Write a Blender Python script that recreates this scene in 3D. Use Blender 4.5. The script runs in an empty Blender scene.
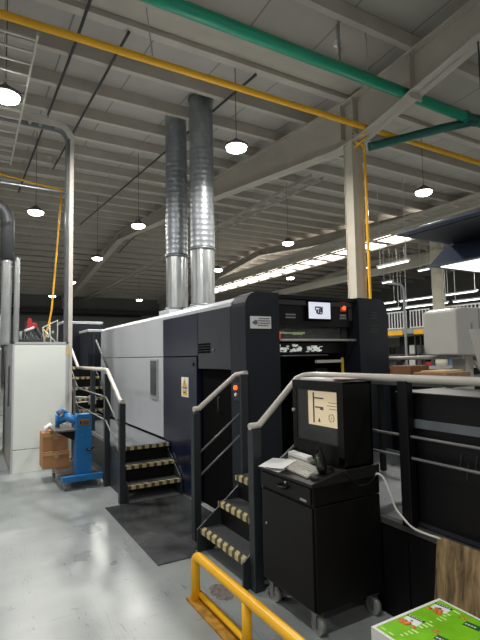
import bpy, bmesh, math, random
from mathutils import Vector, Matrix
random.seed(7)
scene = bpy.context.scene
C = scene.collection
PI = math.pi

# ------------------------------------------------------------------ materials
def lin(c):
    return tuple((v/255/12.92 if v/255 <= .04045 else ((v/255+.055)/1.055)**2.4) for v in c)
def new_mat(name):
    m = bpy.data.materials.new(name); m.use_nodes = True
    nt = m.node_tree; b = nt.nodes['Principled BSDF']
    return m, nt, b
def mat(name, rgb, rough=.5, metal=0, noise=.12, scale=6, emit=0, alpha=1, bump=0, coat=0, stretch=None, trans=0):
    m, nt, b = new_mat(name)
    c = lin(rgb)
    b.inputs['Roughness'].default_value = rough
    b.inputs['Metallic'].default_value = metal
    b.inputs['Coat Weight'].default_value = coat
    b.inputs['Transmission Weight'].default_value = trans
    tc = nt.nodes.new('ShaderNodeTexCoord')
    mp = nt.nodes.new('ShaderNodeMapping'); nt.links.new(tc.outputs['Object'], mp.inputs[0])
    if stretch: mp.inputs['Scale'].default_value = stretch
    n = nt.nodes.new('ShaderNodeTexNoise'); n.inputs['Scale'].default_value = scale; n.inputs['Detail'].default_value = 5
    nt.links.new(mp.outputs[0], n.inputs['Vector'])
    r = nt.nodes.new('ShaderNodeValToRGB')
    r.color_ramp.elements[0].position = .3; r.color_ramp.elements[1].position = .7
    r.color_ramp.elements[0].color = tuple(v*(1-noise) for v in c)+(1,)
    r.color_ramp.elements[1].color = tuple(min(1, v*(1+noise)) for v in c)+(1,)
    nt.links.new(n.outputs['Fac'], r.inputs[0]); nt.links.new(r.outputs[0], b.inputs['Base Color'])
    if bump:
        bp = nt.nodes.new('ShaderNodeBump'); bp.inputs['Strength'].default_value = bump; bp.inputs['Distance'].default_value = .01
        nt.links.new(n.outputs['Fac'], bp.inputs['Height']); nt.links.new(bp.outputs[0], b.inputs['Normal'])
    if emit:
        b.inputs['Emission Color'].default_value = c+(1,); b.inputs['Emission Strength'].default_value = emit
    if alpha < 1: b.inputs['Alpha'].default_value = alpha
    return m
def math_node(nt, op, a, b=None):
    n = nt.nodes.new('ShaderNodeMath'); n.operation = op
    for i, v in enumerate((a, b)):
        if v is None: continue
        if isinstance(v, (int, float)): n.inputs[i].default_value = v
        else: nt.links.new(v, n.inputs[i])
    return n.outputs[0]
def hazard_mat(name, axis, sg=1.0):
    m, nt, b = new_mat(name)
    tc = nt.nodes.new('ShaderNodeTexCoord'); sp = nt.nodes.new('ShaderNodeSeparateXYZ')
    nt.links.new(tc.outputs['Object'], sp.inputs[0])
    k = math_node(nt, 'MULTIPLY', sp.outputs[1-axis], sg)
    s = math_node(nt, 'ADD', sp.outputs[axis], k)
    f = math_node(nt, 'FRACT', math_node(nt, 'MULTIPLY', s, 11.0))
    g = math_node(nt, 'GREATER_THAN', f, .55)
    n = nt.nodes.new('ShaderNodeTexNoise'); n.inputs['Scale'].default_value = 25; nt.links.new(tc.outputs['Object'], n.inputs['Vector'])
    r = nt.nodes.new('ShaderNodeValToRGB'); r.color_ramp.elements[0].color = lin((150, 138, 100))+(1,); r.color_ramp.elements[1].color = lin((235, 218, 155))+(1,)
    nt.links.new(n.outputs['Fac'], r.inputs[0])
    mx = nt.nodes.new('ShaderNodeMixRGB'); nt.links.new(g, mx.inputs[0]); nt.links.new(r.outputs[0], mx.inputs[1])
    mx.inputs[2].default_value = lin((78, 74, 62))+(1,)
    nt.links.new(mx.outputs[0], b.inputs['Base Color']); b.inputs['Roughness'].default_value = .6
    return m
def floor_mat():
    m, nt, b = new_mat('epoxy_floor')
    tc = nt.nodes.new('ShaderNodeTexCoord')
    n = nt.nodes.new('ShaderNodeTexNoise'); n.inputs['Scale'].default_value = 1.6; n.inputs['Detail'].default_value = 8; nt.links.new(tc.outputs['Object'], n.inputs['Vector'])
    r = nt.nodes.new('ShaderNodeValToRGB'); r.color_ramp.elements[0].position = .3; r.color_ramp.elements[1].position = .72
    r.color_ramp.elements[0].color = lin((124, 131, 132))+(1,); r.color_ramp.elements[1].color = lin((164, 171, 170))+(1,)
    nt.links.new(n.outputs['Fac'], r.inputs[0])
    # scratches: stretched noise thresholded
    def scr(rot, sc, lo, hi):
        mp = nt.nodes.new('ShaderNodeMapping'); mp.inputs['Rotation'].default_value = (0, 0, rot); mp.inputs['Scale'].default_value = sc
        nt.links.new(tc.outputs['Object'], mp.inputs[0])
        k = nt.nodes.new('ShaderNodeTexNoise'); k.inputs['Scale'].default_value = 4; k.inputs['Detail'].default_value = 6; nt.links.new(mp.outputs[0], k.inputs['Vector'])
        q = nt.nodes.new('ShaderNodeMapRange'); q.inputs[1].default_value = lo; q.inputs[2].default_value = hi
        nt.links.new(k.outputs['Fac'], q.inputs[0]); return q.outputs[0]
    def noise_at(rot, sc, off, det=2):
        mp = nt.nodes.new('ShaderNodeMapping'); mp.inputs['Rotation'].default_value = (0, 0, rot); mp.inputs['Scale'].default_value = sc; mp.inputs['Location'].default_value = off
        nt.links.new(tc.outputs['Object'], mp.inputs[0])
        k = nt.nodes.new('ShaderNodeTexNoise'); k.inputs['Scale'].default_value = 1; k.inputs['Detail'].default_value = det; nt.links.new(mp.outputs[0], k.inputs['Vector'])
        return k.outputs['Fac']
    def line(rot, sc, off, w, mask_sc, lo):
        a = math_node(nt, 'ABSOLUTE', math_node(nt, 'SUBTRACT', noise_at(rot, sc, off), .5))
        a = math_node(nt, 'LESS_THAN', a, w)
        return math_node(nt, 'MULTIPLY', a, math_node(nt, 'GREATER_THAN', noise_at(rot+.2, mask_sc, (off[1], off[0]+7, 3), 4), lo))
    s1 = line(-.35, (14, 1.1, 1), (0, 0, 0), .006, (5, 1.6, 1), .56)
    s2 = line(.45, (1.2, 12, 1), (3, 8, 0), .005, (3, 5, 1), .58)
    s3 = line(-.15, (20, 1.6, 1), (9, 2, 0), .007, (3, 3, 1), .60)
    s = math_node(nt, 'MAXIMUM', math_node(nt, 'MAXIMUM', s1, s2), s3)
    s = math_node(nt, 'MULTIPLY', s, .5)
    spots = math_node(nt, 'GREATER_THAN', noise_at(0, (26, 26, 1), (1, 1, 0), 3), .73)
    s = math_node(nt, 'MAXIMUM', s, math_node(nt, 'MULTIPLY', spots, .4))
    mx = nt.nodes.new('ShaderNodeMixRGB'); nt.links.new(s, mx.inputs[0]); nt.links.new(r.outputs[0], mx.inputs[1]); mx.inputs[2].default_value = lin((95, 98, 98))+(1,)
    nt.links.new(mx.outputs[0], b.inputs['Base Color'])
    rr = nt.nodes.new('ShaderNodeMapRange'); rr.inputs[3].default_value = .16; rr.inputs[4].default_value = .5; nt.links.new(n.outputs['Fac'], rr.inputs[0])
    nt.links.new(rr.outputs[0], b.inputs['Roughness'])
    bp = nt.nodes.new('ShaderNodeBump'); bp.inputs['Strength'].default_value = .12; bp.inputs['Distance'].default_value = .01
    nt.links.new(noise_at(.3, (9, 9, 9), (0, 0, 0), 6), bp.inputs['Height']); nt.links.new(bp.outputs[0], b.inputs['Normal'])
    return m
def roof_mat():
    m = mat('roof_sheet', (172, 167, 158), .75, noise=.06, scale=1.5)
    nt = m.node_tree; b = nt.nodes['Principled BSDF']; src = b.inputs['Base Color'].links[0].from_socket
    tc = nt.nodes.new('ShaderNodeTexCoord'); sp = nt.nodes.new('ShaderNodeSeparateXYZ'); nt.links.new(tc.outputs['Object'], sp.inputs[0])
    f = math_node(nt, 'FRACT', math_node(nt, 'DIVIDE', sp.outputs[0], 1.15))
    g = math_node(nt, 'MULTIPLY', math_node(nt, 'LESS_THAN', f, .022), .5)
    mx = nt.nodes.new('ShaderNodeMixRGB'); nt.links.new(g, mx.inputs[0]); nt.links.new(src, mx.inputs[1]); mx.inputs[2].default_value = lin((50, 48, 46))+(1,)
    nt.links.new(mx.outputs[0], b.inputs['Base Color'])
    return m
def treadplate_mat(name, rgb):
    m, nt, b = new_mat(name)
    tc = nt.nodes.new('ShaderNodeTexCoord'); mp = nt.nodes.new('ShaderNodeMapping'); mp.inputs['Scale'].default_value = (30, 30, 30); mp.inputs['Rotation'].default_value = (0, 0, .78)
    nt.links.new(tc.outputs['Object'], mp.inputs[0])
    v = nt.nodes.new('ShaderNodeTexVoronoi'); v.inputs['Scale'].default_value = 1.6; nt.links.new(mp.outputs[0], v.inputs['Vector'])
    r = nt.nodes.new('ShaderNodeValToRGB'); c = lin(rgb)
    r.color_ramp.elements[0].color = tuple(x*1.25 for x in c)+(1,); r.color_ramp.elements[1].color = tuple(x*.8 for x in c)+(1,)
    nt.links.new(v.outputs['Distance'], r.inputs[0]); nt.links.new(r.outputs[0], b.inputs['Base Color'])
    bp = nt.nodes.new('ShaderNodeBump'); bp.inputs['Strength'].default_value = .35; bp.inputs['Distance'].default_value = .004; bp.invert = True
    nt.links.new(v.outputs['Distance'], bp.inputs['Height']); nt.links.new(bp.outputs[0], b.inputs['Normal'])
    b.inputs['Roughness'].default_value = .38; b.inputs['Metallic'].default_value = .3
    return m
def wood_mat():
    m, nt, b = new_mat('chipboard')
    tc = nt.nodes.new('ShaderNodeTexCoord'); mp = nt.nodes.new('ShaderNodeMapping'); mp.inputs['Scale'].default_value = (3, 9, 2)
    nt.links.new(tc.outputs['Object'], mp.inputs[0])
    n = nt.nodes.new('ShaderNodeTexNoise'); n.inputs['Scale'].default_value = 3; n.inputs['Detail'].default_value = 10; n.inputs['Distortion'].default_value = .6; nt.links.new(mp.outputs[0], n.inputs['Vector'])
    r = nt.nodes.new('ShaderNodeValToRGB'); e = r.color_ramp.elements
    e[0].position = .3; e[0].color = lin((78, 60, 36))+(1,); e[1].position = .72; e[1].color = lin((186, 158, 112))+(1,)
    x = e.new(.5); x.color = lin((140, 118, 84))+(1,)
    nt.links.new(n.outputs['Fac'], r.inputs[0]); nt.links.new(r.outputs[0], b.inputs['Base Color']); b.inputs['Roughness'].default_value = .7
    return m
M = dict(
 floor=floor_mat(),
 roof=roof_mat(),
 purlin=mat('painted_steel_beam', (186, 179, 168), .6, noise=.08, scale=2),
 beam=mat('rafter_paint', (184, 177, 164), .6, noise=.07, scale=2),
 wall=mat('hall_wall', (120, 122, 116), .8, noise=.08, scale=.6),
 conc=mat('column_paint', (190, 184, 168), .7, noise=.08, scale=3),
 dim=mat('dark_steel', (60, 60, 60), .6),
 yellow=mat('yellow_paint', (250, 186, 36), .4, noise=.06, scale=5),
 guard=mat('safety_yellow', (255, 190, 24), .35, noise=.06, scale=8),
 guardbase=mat('scuffed_yellow', (170, 125, 40), .6, noise=.45, scale=18),
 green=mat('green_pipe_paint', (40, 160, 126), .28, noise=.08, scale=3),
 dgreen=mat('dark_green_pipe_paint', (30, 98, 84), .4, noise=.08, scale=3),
 silver=mat('silver_panel', (192, 196, 202), .42, metal=.25, noise=.03, scale=2),
 navy=mat('navy_panel', (22, 29, 50), .3, noise=.15, scale=2.5),
 slate=mat('slate_panel', (42, 47, 54), .38, noise=.1, scale=3),
 endp=mat('dark_end_panel', (33, 38, 45), .42, noise=.08, scale=3),
 black=mat('black_panel', (16, 16, 18), .4, noise=.15, scale=4),
 cartb=mat('cart_black', (17, 17, 17), .42, noise=.15, scale=4),
 cartt=mat('cart_top_black', (34, 34, 34), .5, noise=.15, scale=9),
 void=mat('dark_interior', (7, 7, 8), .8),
 postm=mat('post_grey', (42, 48, 51), .42, noise=.1, scale=5),
 rail=mat('handrail_grey', (196, 192, 184), .38, noise=.05, scale=5),
 thin=mat('thin_rail_grey', (110, 112, 112), .4),
 tread=treadplate_mat('stair_tread', (84, 88, 90)),
 deck=treadplate_mat('deck_plate', (132, 137, 140)),
 matm=mat('floor_plate', (72, 74, 76), .24, noise=.6, scale=3.5, metal=.25),
 hzX=hazard_mat('nosing_stripes_cross', 0), hzY=hazard_mat('nosing_stripes_long', 1, -1.0),
 whitep=mat('white_panel', (226, 232, 226), .45, noise=.03, scale=2),
 greyp=mat('grey_panel', (150, 154, 156), .5),
 galv=mat('galvanised', (176, 180, 180), .32, metal=.85, noise=.16, scale=9, stretch=(1, 1, .3)),
 galvd=mat('galvanised_dull', (120, 124, 128), .45, metal=.75, noise=.12, scale=9),
 duct=mat('spiral_duct_zinc', (150, 156, 160), .42, metal=.7, noise=.22, scale=7, stretch=(1, 1, .4)),
 blue=mat('trolley_blue', (30, 112, 176), .42, noise=.08, scale=6),
 card=mat('cardboard', (176, 128, 86), .8, noise=.08, scale=12),
 tape=mat('parcel_tape', (202, 166, 122), .4),
 paper=mat('paper', (232, 232, 232), .7, noise=.02),
 brownp=mat('brown_board', (124, 84, 52), .75, noise=.15, scale=12),
 beigep=mat('beige_sheet', (214, 186, 140), .7, noise=.05),
 kb=mat('keyboard_grey', (168, 166, 158), .6, noise=.1, scale=30),
 key=mat('key_grey', (190, 188, 180), .6),
 rubber=mat('rubber', (62, 62, 60), .6),
 caster=mat('caster_metal', (150, 152, 152), .35, metal=.8),
 castw=mat('caster_wheel', (140, 142, 138), .5, noise=.1),
 lamp=mat('lamp_lens', (255, 250, 238), .5, emit=24),
 lampbody=mat('lamp_body', (90, 92, 94), .5),
 tube=mat('tube_light', (235, 245, 250), .5, emit=3),
 sky=mat('skylight', (255, 246, 235), .5, emit=3.4),
 hood=mat('hood_blue', (52, 62, 82), .5, noise=.06),
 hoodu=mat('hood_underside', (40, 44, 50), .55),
 hoodl=mat('hood_light', (244, 240, 232), .5, emit=1.6),
 red=mat('red_paint', (170, 38, 40), .4),
 screen=mat('screen_beige', (222, 202, 166), .4, emit=.55, noise=.03),
 screenw=mat('screen_white', (206, 210, 222), .4, emit=.75, noise=.02),
 ink=mat('dark_ink', (60, 58, 60), .6),
 ored=mat('orange_glow', (255, 96, 40), .4, emit=1.4),
 glassd=mat('dark_glass', (70, 76, 74), .12, noise=.1),
 winframe=mat('window_trim', (150, 154, 158), .4),
 wood=wood_mat(),
 lime=mat('lime_print', (128, 200, 34), .4, noise=.14, scale=14),
 orange=mat('orange_print', (228, 128, 62), .5, noise=.3, scale=60),
 dkg=mat('dark_green_print', (38, 92, 50), .5),
 stack=mat('sheet_edges', (222, 222, 218), .6, noise=.06, scale=1, stretch=(1, 1, 160)),
 cable=mat('white_cable', (222, 222, 214), .4),
 blackc=mat('black_cable', (18, 18, 18), .5),
 yl=mat('warning_yellow', (232, 190, 40), .5),
 lblue=mat('light_blue_box', (90, 120, 150), .6),
 nosew=mat('equipment_white', (196, 196, 190), .45, noise=.04),
)
# clear acrylic for guards
def glass_mat():
    m, nt, b = new_mat('clear_guard')
    b.inputs['Base Color'].default_value = (.25, .27, .27, 1); b.inputs['Roughness'].default_value = .05
    b.inputs['Alpha'].default_value = .12
    return m
M['clear'] = glass_mat()
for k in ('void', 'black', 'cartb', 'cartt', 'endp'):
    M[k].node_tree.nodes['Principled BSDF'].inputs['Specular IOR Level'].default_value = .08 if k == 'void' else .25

# ------------------------------------------------------------------ geometry helpers
class MB:
    def __init__(s): s.bm = bmesh.new()
    def box(s, x0, x1, y0, y1, z0, z1, mtx=None, bev=0):
        v = [s.bm.verts.new(p) for p in ((x0,y0,z0),(x1,y0,z0),(x1,y1,z0),(x0,y1,z0),(x0,y0,z1),(x1,y0,z1),(x1,y1,z1),(x0,y1,z1))]
        fs = [s.bm.faces.new([v[i] for i in f]) for f in ((0,3,2,1),(4,5,6,7),(0,1,5,4),(1,2,6,5),(2,3,7,6),(3,0,4,7))]
        if bev:
            es = list({e for f in fs for e in f.edges})
            r = bmesh.ops.bevel(s.bm, geom=es, offset=bev, segments=2, affect='EDGES', profile=.5)
            v = list({q for f in r['faces'] for q in f.verts} | {q for q in v if q.is_valid})
        if mtx is not None:
            for q in v: q.co = mtx @ q.co
        return s
    def prism(s, pts, axis, a, b):
        """pts 2-D outline; axis 0: (y,z) along x, 1: (x,z) along y, 2: (x,y) along z"""
        def P(p, t): return {0: (t, p[0], p[1]), 1: (p[0], t, p[1]), 2: (p[0], p[1], t)}[axis]
        A = [s.bm.verts.new(P(p, a)) for p in pts]; B = [s.bm.verts.new(P(p, b)) for p in pts]
        s.bm.faces.new(A); s.bm.faces.new(B[::-1]); n = len(pts)
        for i in range(n): s.bm.faces.new((A[i], B[i], B[(i+1) % n], A[(i+1) % n]))
        return s
    def tube(s, pts, r, seg=12, caps=True):
        pts = [Vector(p) for p in pts]; n = len(pts); rings = []
        rr = r if isinstance(r, (list, tuple)) else [r]*n
        t0 = (pts[1]-pts[0]).normalized(); up = Vector((0, 0, 1)) if abs(t0.z) < .9 else Vector((1, 0, 0))
        u = t0.cross(up).normalized()
        for i, p in enumerate(pts):
            if i == 0: t = t0
            elif i == n-1: t = (pts[-1]-pts[-2]).normalized()
            else: t = ((pts[i]-pts[i-1]).normalized()+(pts[i+1]-pts[i]).normalized()).normalized()
            u = (u - t*u.dot(t)).normalized(); w = t.cross(u)
            rings.append([s.bm.verts.new(p+(u*math.cos(2*PI*k/seg)+w*math.sin(2*PI*k/seg))*rr[i]) for k in range(seg)])
        for a, b in zip(rings, rings[1:]):
            for k in range(seg):
                f = s.bm.faces.new((a[k], a[(k+1) % seg], b[(k+1) % seg], b[k])); f.smooth = True
        if caps: s.bm.faces.new(rings[0][::-1]); s.bm.faces.new(rings[-1])
        return s
    def lathe(s, c, prof, seg=32, flute=0):
        rings = [[s.bm.verts.new((c[0]+r*(1+(flute if k % 2 else 0))*math.cos(2*PI*k/seg), c[1]+r*(1+(flute if k % 2 else 0))*math.sin(2*PI*k/seg), c[2]+z)) for k in range(seg)] for r, z in prof]
        for a, b in zip(rings, rings[1:]):
            for k in range(seg):
                f = s.bm.faces.new((a[k], a[(k+1) % seg], b[(k+1) % seg], b[k])); f.smooth = flute == 0
        s.bm.faces.new(rings[0][::-1]); s.bm.faces.new(rings[-1])
        return s
    def build(s, name, m, parent=None, bevel=0):
        bmesh.ops.recalc_face_normals(s.bm, faces=s.bm.faces)
        me = bpy.data.meshes.new(name); s.bm.to_mesh(me); s.bm.free()
        o = bpy.data.objects.new(name, me); C.objects.link(o); me.materials.append(m)
        if parent is not None: put(o, parent)
        if bevel:
            k = o.modifiers.new('edge', 'BEVEL'); k.width = bevel; k.segments = 2; k.limit_method = 'ANGLE'
        return o
def world_loc(o):
    v = Vector((0, 0, 0))
    while o is not None: v += o.location; o = o.parent
    return v
def put(o, parent):
    """parent o whose mesh is in world coordinates to a (non-rotated) parent"""
    w = world_loc(parent); o.parent = parent
    if isinstance(o.data, bpy.types.Mesh): o.data.transform(Matrix.Translation(-w))
def tag(o, label=None, cat=None, group=None, kind=None):
    if label: o['label'] = label
    if cat: o['category'] = cat
    if group: o['group'] = group
    if kind: o['kind'] = kind
    return o
def thing(name, label, cat, loc=(0, 0, 0), group=None):
    o = bpy.data.objects.new(name, None); C.objects.link(o); o.location = loc; o.empty_display_size = .1
    return tag(o, label, cat, group)
def struct(name, mb, m): return tag(mb.build(name, m), kind='structure')
def arc(c, r, a0, a1, n=6): return [(c[0]+r*math.cos(a0+(a1-a0)*i/n), c[1]+r*math.sin(a0+(a1-a0)*i/n)) for i in range(n+1)]

# ------------------------------------------------------------------ the hall
YV, YR, Z0, SL = 6.05, 21.1, 6.25, .078          # roof valley, ridge, valley height, slope
YE = 2*YR-YV                                      # far valley
def roof(y):
    if y > YR: y = 2*YR-y
    return Z0+SL*abs(y-YV)
struct('floor', MB().box(-12, 32, -12, 40, -.1, 0), M['floor'])
YN = YV-(YR-YV)
for n_, (a, b) in zip(('ceiling',)*3, ((YN, YV), (YV, YR), (YR, YE+.9))):
    za, zb = roof(a) if a != YN else Z0+SL*(YV-YN), roof(b)
    struct(n_, MB().prism([(a, za+.12), (b, zb+.12), (b, zb+.18), (a, za+.18)], 0, -12, 32), M['roof'])
struct('wall_back', MB().box(-12, 32, YE+.9, YE+1.1, 0, 6.6), M['wall'])
struct('wall_right', MB().box(30, 30.2, -9, YE+.9, 0, 7.4), M['wall'])
ti = [0]
def trim(mb, m):
    ti[0] += 1; return struct('trim_%d' % ti[0], mb, m)
# purlins
ys = [7.2+1.1*k for k in range(0, 13)] + [YR+.35+1.1*k for k in range(0, 14)] + [5.6, 4.62, 3.52, 2.42, 1.32, .22, -.9, -2]
for y in ys:
    z = roof(y)
    trim(MB().prism([(y-.05, z+.12), (y+.04, z+.12), (y+.04, z+.10), (y-.03, z+.10), (y-.03, z-.08), (y+.05, z-.08), (y+.05, z-.10), (y-.05, z-.10)], 0, -6, 30), M['purlin'])
trim(MB().box(-6, 30, YV-.04, YV+.1, Z0-.1, Z0+.11), M['purlin'])
trim(MB().box(-6, 30, 5.655, YV-.05, Z0-.02, Z0+.02), M['beam'])
# rafters: tapered web + flanges, haunched at the columns
prof_lo = [(YN+2, 6.6), (1.5, 6.12), (3.6, 5.80), (YV-.3, 5.36), (YV+.3, 5.34), (11.6, 6.03), (YR-.06, 6.98), (YR+.06, 6.98), (2*YR-11.6, 6.03), (YE-.3, 5.34), (YE+.8, 5.34)]
def rafter(x):
    top = [(y, roof(y)-.11 if y >= YV else Z0+SL*(YV-y)-.11) for y, _ in prof_lo]
    mb = MB()
    mb.prism(prof_lo+top[::-1], 0, x-.012, x+.012)
    for (a, b) in zip(prof_lo, prof_lo[1:]): mb.prism([a, b, (b[0], b[1]+.03), (a[0], a[1]+.03)], 0, x-.14, x+.14)
    for (a, b) in zip(top, top[1:]): mb.prism([a, b, (b[0], b[1]-.03), (a[0], a[1]-.03)], 0, x-.14, x+.14)
    for y in (YV-.16, YV+.16, YR-.02, YV-1.4): mb.box(x-.13, x+.13, y-.01, y+.01, 5.5 if y < 8 else 7.0, roof(y)-.12)
    trim(mb, M['beam'])
for x in (-1.85, 5.9, 13.6, 21.3): rafter(x)
def column(x, y, label):
    t = thing('steel_column', label, 'column', (x, y, 0))
    mb = MB()
    mb.box(x-.125, x+.115, y-.11, y-.095, .03, 5.36).box(x-.125, x+.115, y+.095, y+.11, .03, 5.36).box(x-.11, x-.09, y-.095, y+.095, .03, 5.36).box(x+.08, x+.10, y-.095, y+.095, .03, 5.36)
    mb.build('column_shaft', M['conc'], t)
    MB().box(x-.18, x+.18, y-.16, y+.16, 0, .03).build('base_plate', M['conc'], t)
    mb = MB()
    for i in range(7): mb.tube([(x-.09, y-.12, 5.42+i*.075), (x-.09, y-.11, 5.42+i*.075)], .014, 6)
    mb.build('bolt_row', M['dim'], t)
    return t
column(5.9, YV, 'pale steel column rising behind the right end of the press')

# green and yellow overhead pipes
t = thing('green_pipe', 'thick green pipe crossing diagonally under the roof at the top', 'pipe', (4.5, 4.8, 5.66))
MB().tube([(-2, 4.8, 5.68), (7.35, 4.8, 5.66)], .085, 20).build('main_pipe', M['green'], t)
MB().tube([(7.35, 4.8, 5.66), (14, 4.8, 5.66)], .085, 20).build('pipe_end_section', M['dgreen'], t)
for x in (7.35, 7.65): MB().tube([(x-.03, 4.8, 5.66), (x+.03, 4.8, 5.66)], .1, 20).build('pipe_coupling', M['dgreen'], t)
MB().tube([(7.5, 4.8, 5.6), (7.1, 5.1, 5.52), (6.2, 5.78, 5.30), (6.1, 5.86, 5.28)], .075, 16).build('branch_pipe', M['dgreen'], t)
for x in (1.9, 4.5, 10): MB().box(x-.01, x+.01, 4.79, 4.81, 5.74, roof(4.8)+.11).build('hanger_rod', M['galv'], t)
t = thing('yellow_pipe', 'long yellow pipe running from upper left past the column', 'pipe', (3, 5.5, 5.39))
MB().tube([(-3, 5.62, 5.47), (3, 5.62, 5.47), (12, 5.62, 5.46)], .048, 16).build('main_pipe', M['yellow'], t)
for x in (-1.2, 2.0, 9.5): MB().tube([(x, 5.62, 5.5), (x-.12, 5.62, roof(5.6)+.11)], .008, 8).build('hanger_rod', M['galv'], t)
mb = MB().box(5.78, 5.81, 5.62, 5.94, 5.36, 5.40).tube([(5.80, 5.92, 5.22), (5.95, 5.66, 5.40)], .015, 8)
mb.build('support_bracket', M['yellow'], t)
tag(MB().tube([(5.80, 5.86, 5.30), (5.95, 5.86, 5.29), (6.0, 5.86, 5.22), (6.0, 5.86, 2), (6.0, 5.86, 0)], .026, 12).build('yellow_downpipe', M['yellow']), 'thin yellow pipe running down the front of the pale column', 'pipe')

# conduits and cable ladders under the roof
def conduit(x, y0, y1, label, z=0):
    n = 12; pts = [(x, y0+(y1-y0)*i/n, roof(y0+(y1-y0)*i/n)-.14+z) for i in range(n+1)]
    pts.insert(1, pts[0]); pts = [p for i, p in enumerate(pts) if i == 0 or p != pts[i-1]]
    tag(MB().tube(pts, .022, 8).build('ceiling_conduit', M['dim']), label, 'conduit')
conduit(1.23, 3.5, 16, 'long dark conduit under the roof crossing above the yellow pipe at upper left')
conduit(1.82, 6.1, 13, 'shorter dark conduit under the roof just left of the silver ducts')
conduit(3.9, 6.1, 20, 'dark conduit under the roof behind the silver ducts')
conduit(6.6, 7, 24, 'thin dark conduit behind the pale column under the roof')
def ladder(name, x0, x1, y0, y1, z, label, m, step=.3, h=.06, drops=()):
    t = thing(name, label, 'cable ladder', ((x0+x1)/2, (y0+y1)/2, z))
    MB().box(x0, x0+.02, y0, y1, z, z+h).build('side_rail', m, t)
    MB().box(x1-.02, x1, y0, y1, z, z+h).build('side_rail', m, t)
    y = y0+.1
    while y < y1: MB().box(x0+.02, x1-.02, y, y+.03, z+.01, z+.03).build('rung', m, t); y += step
    if drops:
        for y in drops: MB().box((x0+x1)/2-.008, (x0+x1)/2+.008, y-.008, y+.008, z+.02, roof(y)+.11).build('hanger_rod', m, t)
    return t
ladder('cable_ladder', .05, .56, 5.1, 8.9, 5.0, 'pale cable ladder under the roof at the upper left edge', M['rail'], .24, .05, (6.5, 8.6))
ladder('cable_ladder', 7.35, 7.75, 9, 37, 6.05, 'long grey cable ladder receding behind the silver ducts', M['purlin'], .45, .09, (12, 20, 28))
ladder('cable_ladder', 11.7, 12.1, 1.5, 24, 5.74, 'cable ladder with dark gaps receding above the dark lamp hoods', M['purlin'], .35, .1, (6, 12, 18))
trim(MB().box(13.1, 13.3, -2, YE, 5.95, 6.25), M['beam'])
trim(MB().box(14.0, 14.2, 9.6, 30, 4.72, 5.0), M['beam'])
for y in (28.0,):
    trim(MB().box(13.12, 13.28, y-.1, y+.1, 0, 5.95), M['beam'])

# skylights of the next bay
for i in range(15):
    y = 11.2+i*1.28
    t = tag(MB().box(13.98, 15.15, y, y+.86, 6.121, 6.15).build('skylight_panel', M['sky']),
        ['nearest', 'second', 'third', 'fourth', 'fifth', 'sixth', 'seventh', 'eighth', 'ninth', 'tenth', 'eleventh', 'twelfth', 'thirteenth', 'fourteenth', 'farthest'][i]+' bright skylight panel in the row receding beyond the pale column', 'skylight', group='skylight panels in the next bay')
for x in (13.96, 15.15): trim(MB().box(x-.02, x+.02, 4, 35, 6.06, 6.12), M['purlin'])

# high bay lamps
lampn = 0
def lamp(x, y, z, label, power=120):
    t = thing('high_bay_lamp', label, 'ceiling lamp', (x, y, z), 'round high bay lamps hanging from the roof')
    MB().lathe((x, y, z), [(.17, .0), (.185, .012), (.185, .035), (.12, .07), (.06, .12), (.02, .15)], 24).build('lamp_housing', M['lampbody'], t)
    MB().lathe((x, y, z-.01), [(.05, -.06), (.11, -.05), (.155, -.025), (.165, .01)], 24).build('lamp_lens', M['lamp'], t)
    MB().tube([(x, y, z+.14), (x, y, roof(y)+.11)], .006, 6).build('hanging_cable', M['dim'], t)
    l = bpy.data.lights.new('lamp_light', 'AREA'); l.shape = 'DISK'; l.size = .3; l.energy = power; l.color = (1, .965, .91)
    o = bpy.data.objects.new('lamp_light', l); C.objects.link(o); o.location = (x, y, z-.1)
P1 = 118
for a in ((3.6, 6.25, 4.9, 'round lamp hanging just right of the two silver ducts', P1),
          (8.05, 6.26, 4.9, 'round lamp hanging right of the pale column under the green pipe', P1),
          (.32, 6.33, 4.9, 'round lamp at the upper left edge beside the pale cable ladder', P1),
          (1.22, 11.2, 4.9, 'round lamp left of the vertical white cable trunk', P1),
          (3.6, 11.25, 4.9, 'brightest round lamp between the cable trunk and the left silver duct', P1),
          (3.6, 15.6, 4.9, 'round lamp below left of the brightest one, beside the cable trunk', P1),
          (8.1, 11.1, 4.9, 'round lamp between the right silver duct and the pale column, upper one', P1),
          (3.75, 21, 4.9, 'small distant round lamp just right of the cable trunk', P1),
          (3.7, 26.1, 4.9, 'small distant lamp glowing just left of the cable trunk near the yellow hose', P1),
          (8.4, 26.1, 4.9, 'tiny distant lamp low between the cable trunk and the left silver duct', P1),
          (8.2, 15.8, 4.9, 'small round lamp just right of the right silver duct', P1),
          (11.9, 16.2, 4.9, 'small lamp below the one between the ducts and column', P1)):
    lamp(*a)
# more lamps of the same grid behind the camera, out of the picture: lights only
for x, y in ((-4.5, 6.2), (-4.5, 1.5), (.2, 1.6), (-1.0, -3), (3.8, -3), (8.1, 1.5), (13, 6), (17, 10), (17, 16)):
    l = bpy.data.lights.new('lamp_light', 'AREA'); l.shape = 'DISK'; l.size = .35; l.energy = P1*(.45 if abs(x) < 5 and y < 2 else .9); l.color = (1, .965, .91)
    o = bpy.data.objects.new('lamp_light', l); C.objects.link(o); o.location = (x, y, 4.9)

# ------------------------------------------------------------------ the press
t = press = thing('printing_press', 'long sheet press clad in silver, navy and black panels in the middle of the hall', 'machine', (3.1, 6.2, 0))
MB().box(2.27, 4.0, 4.45, 9.2, 0, 2.08).build('machine_core', M['void'], t)
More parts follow.
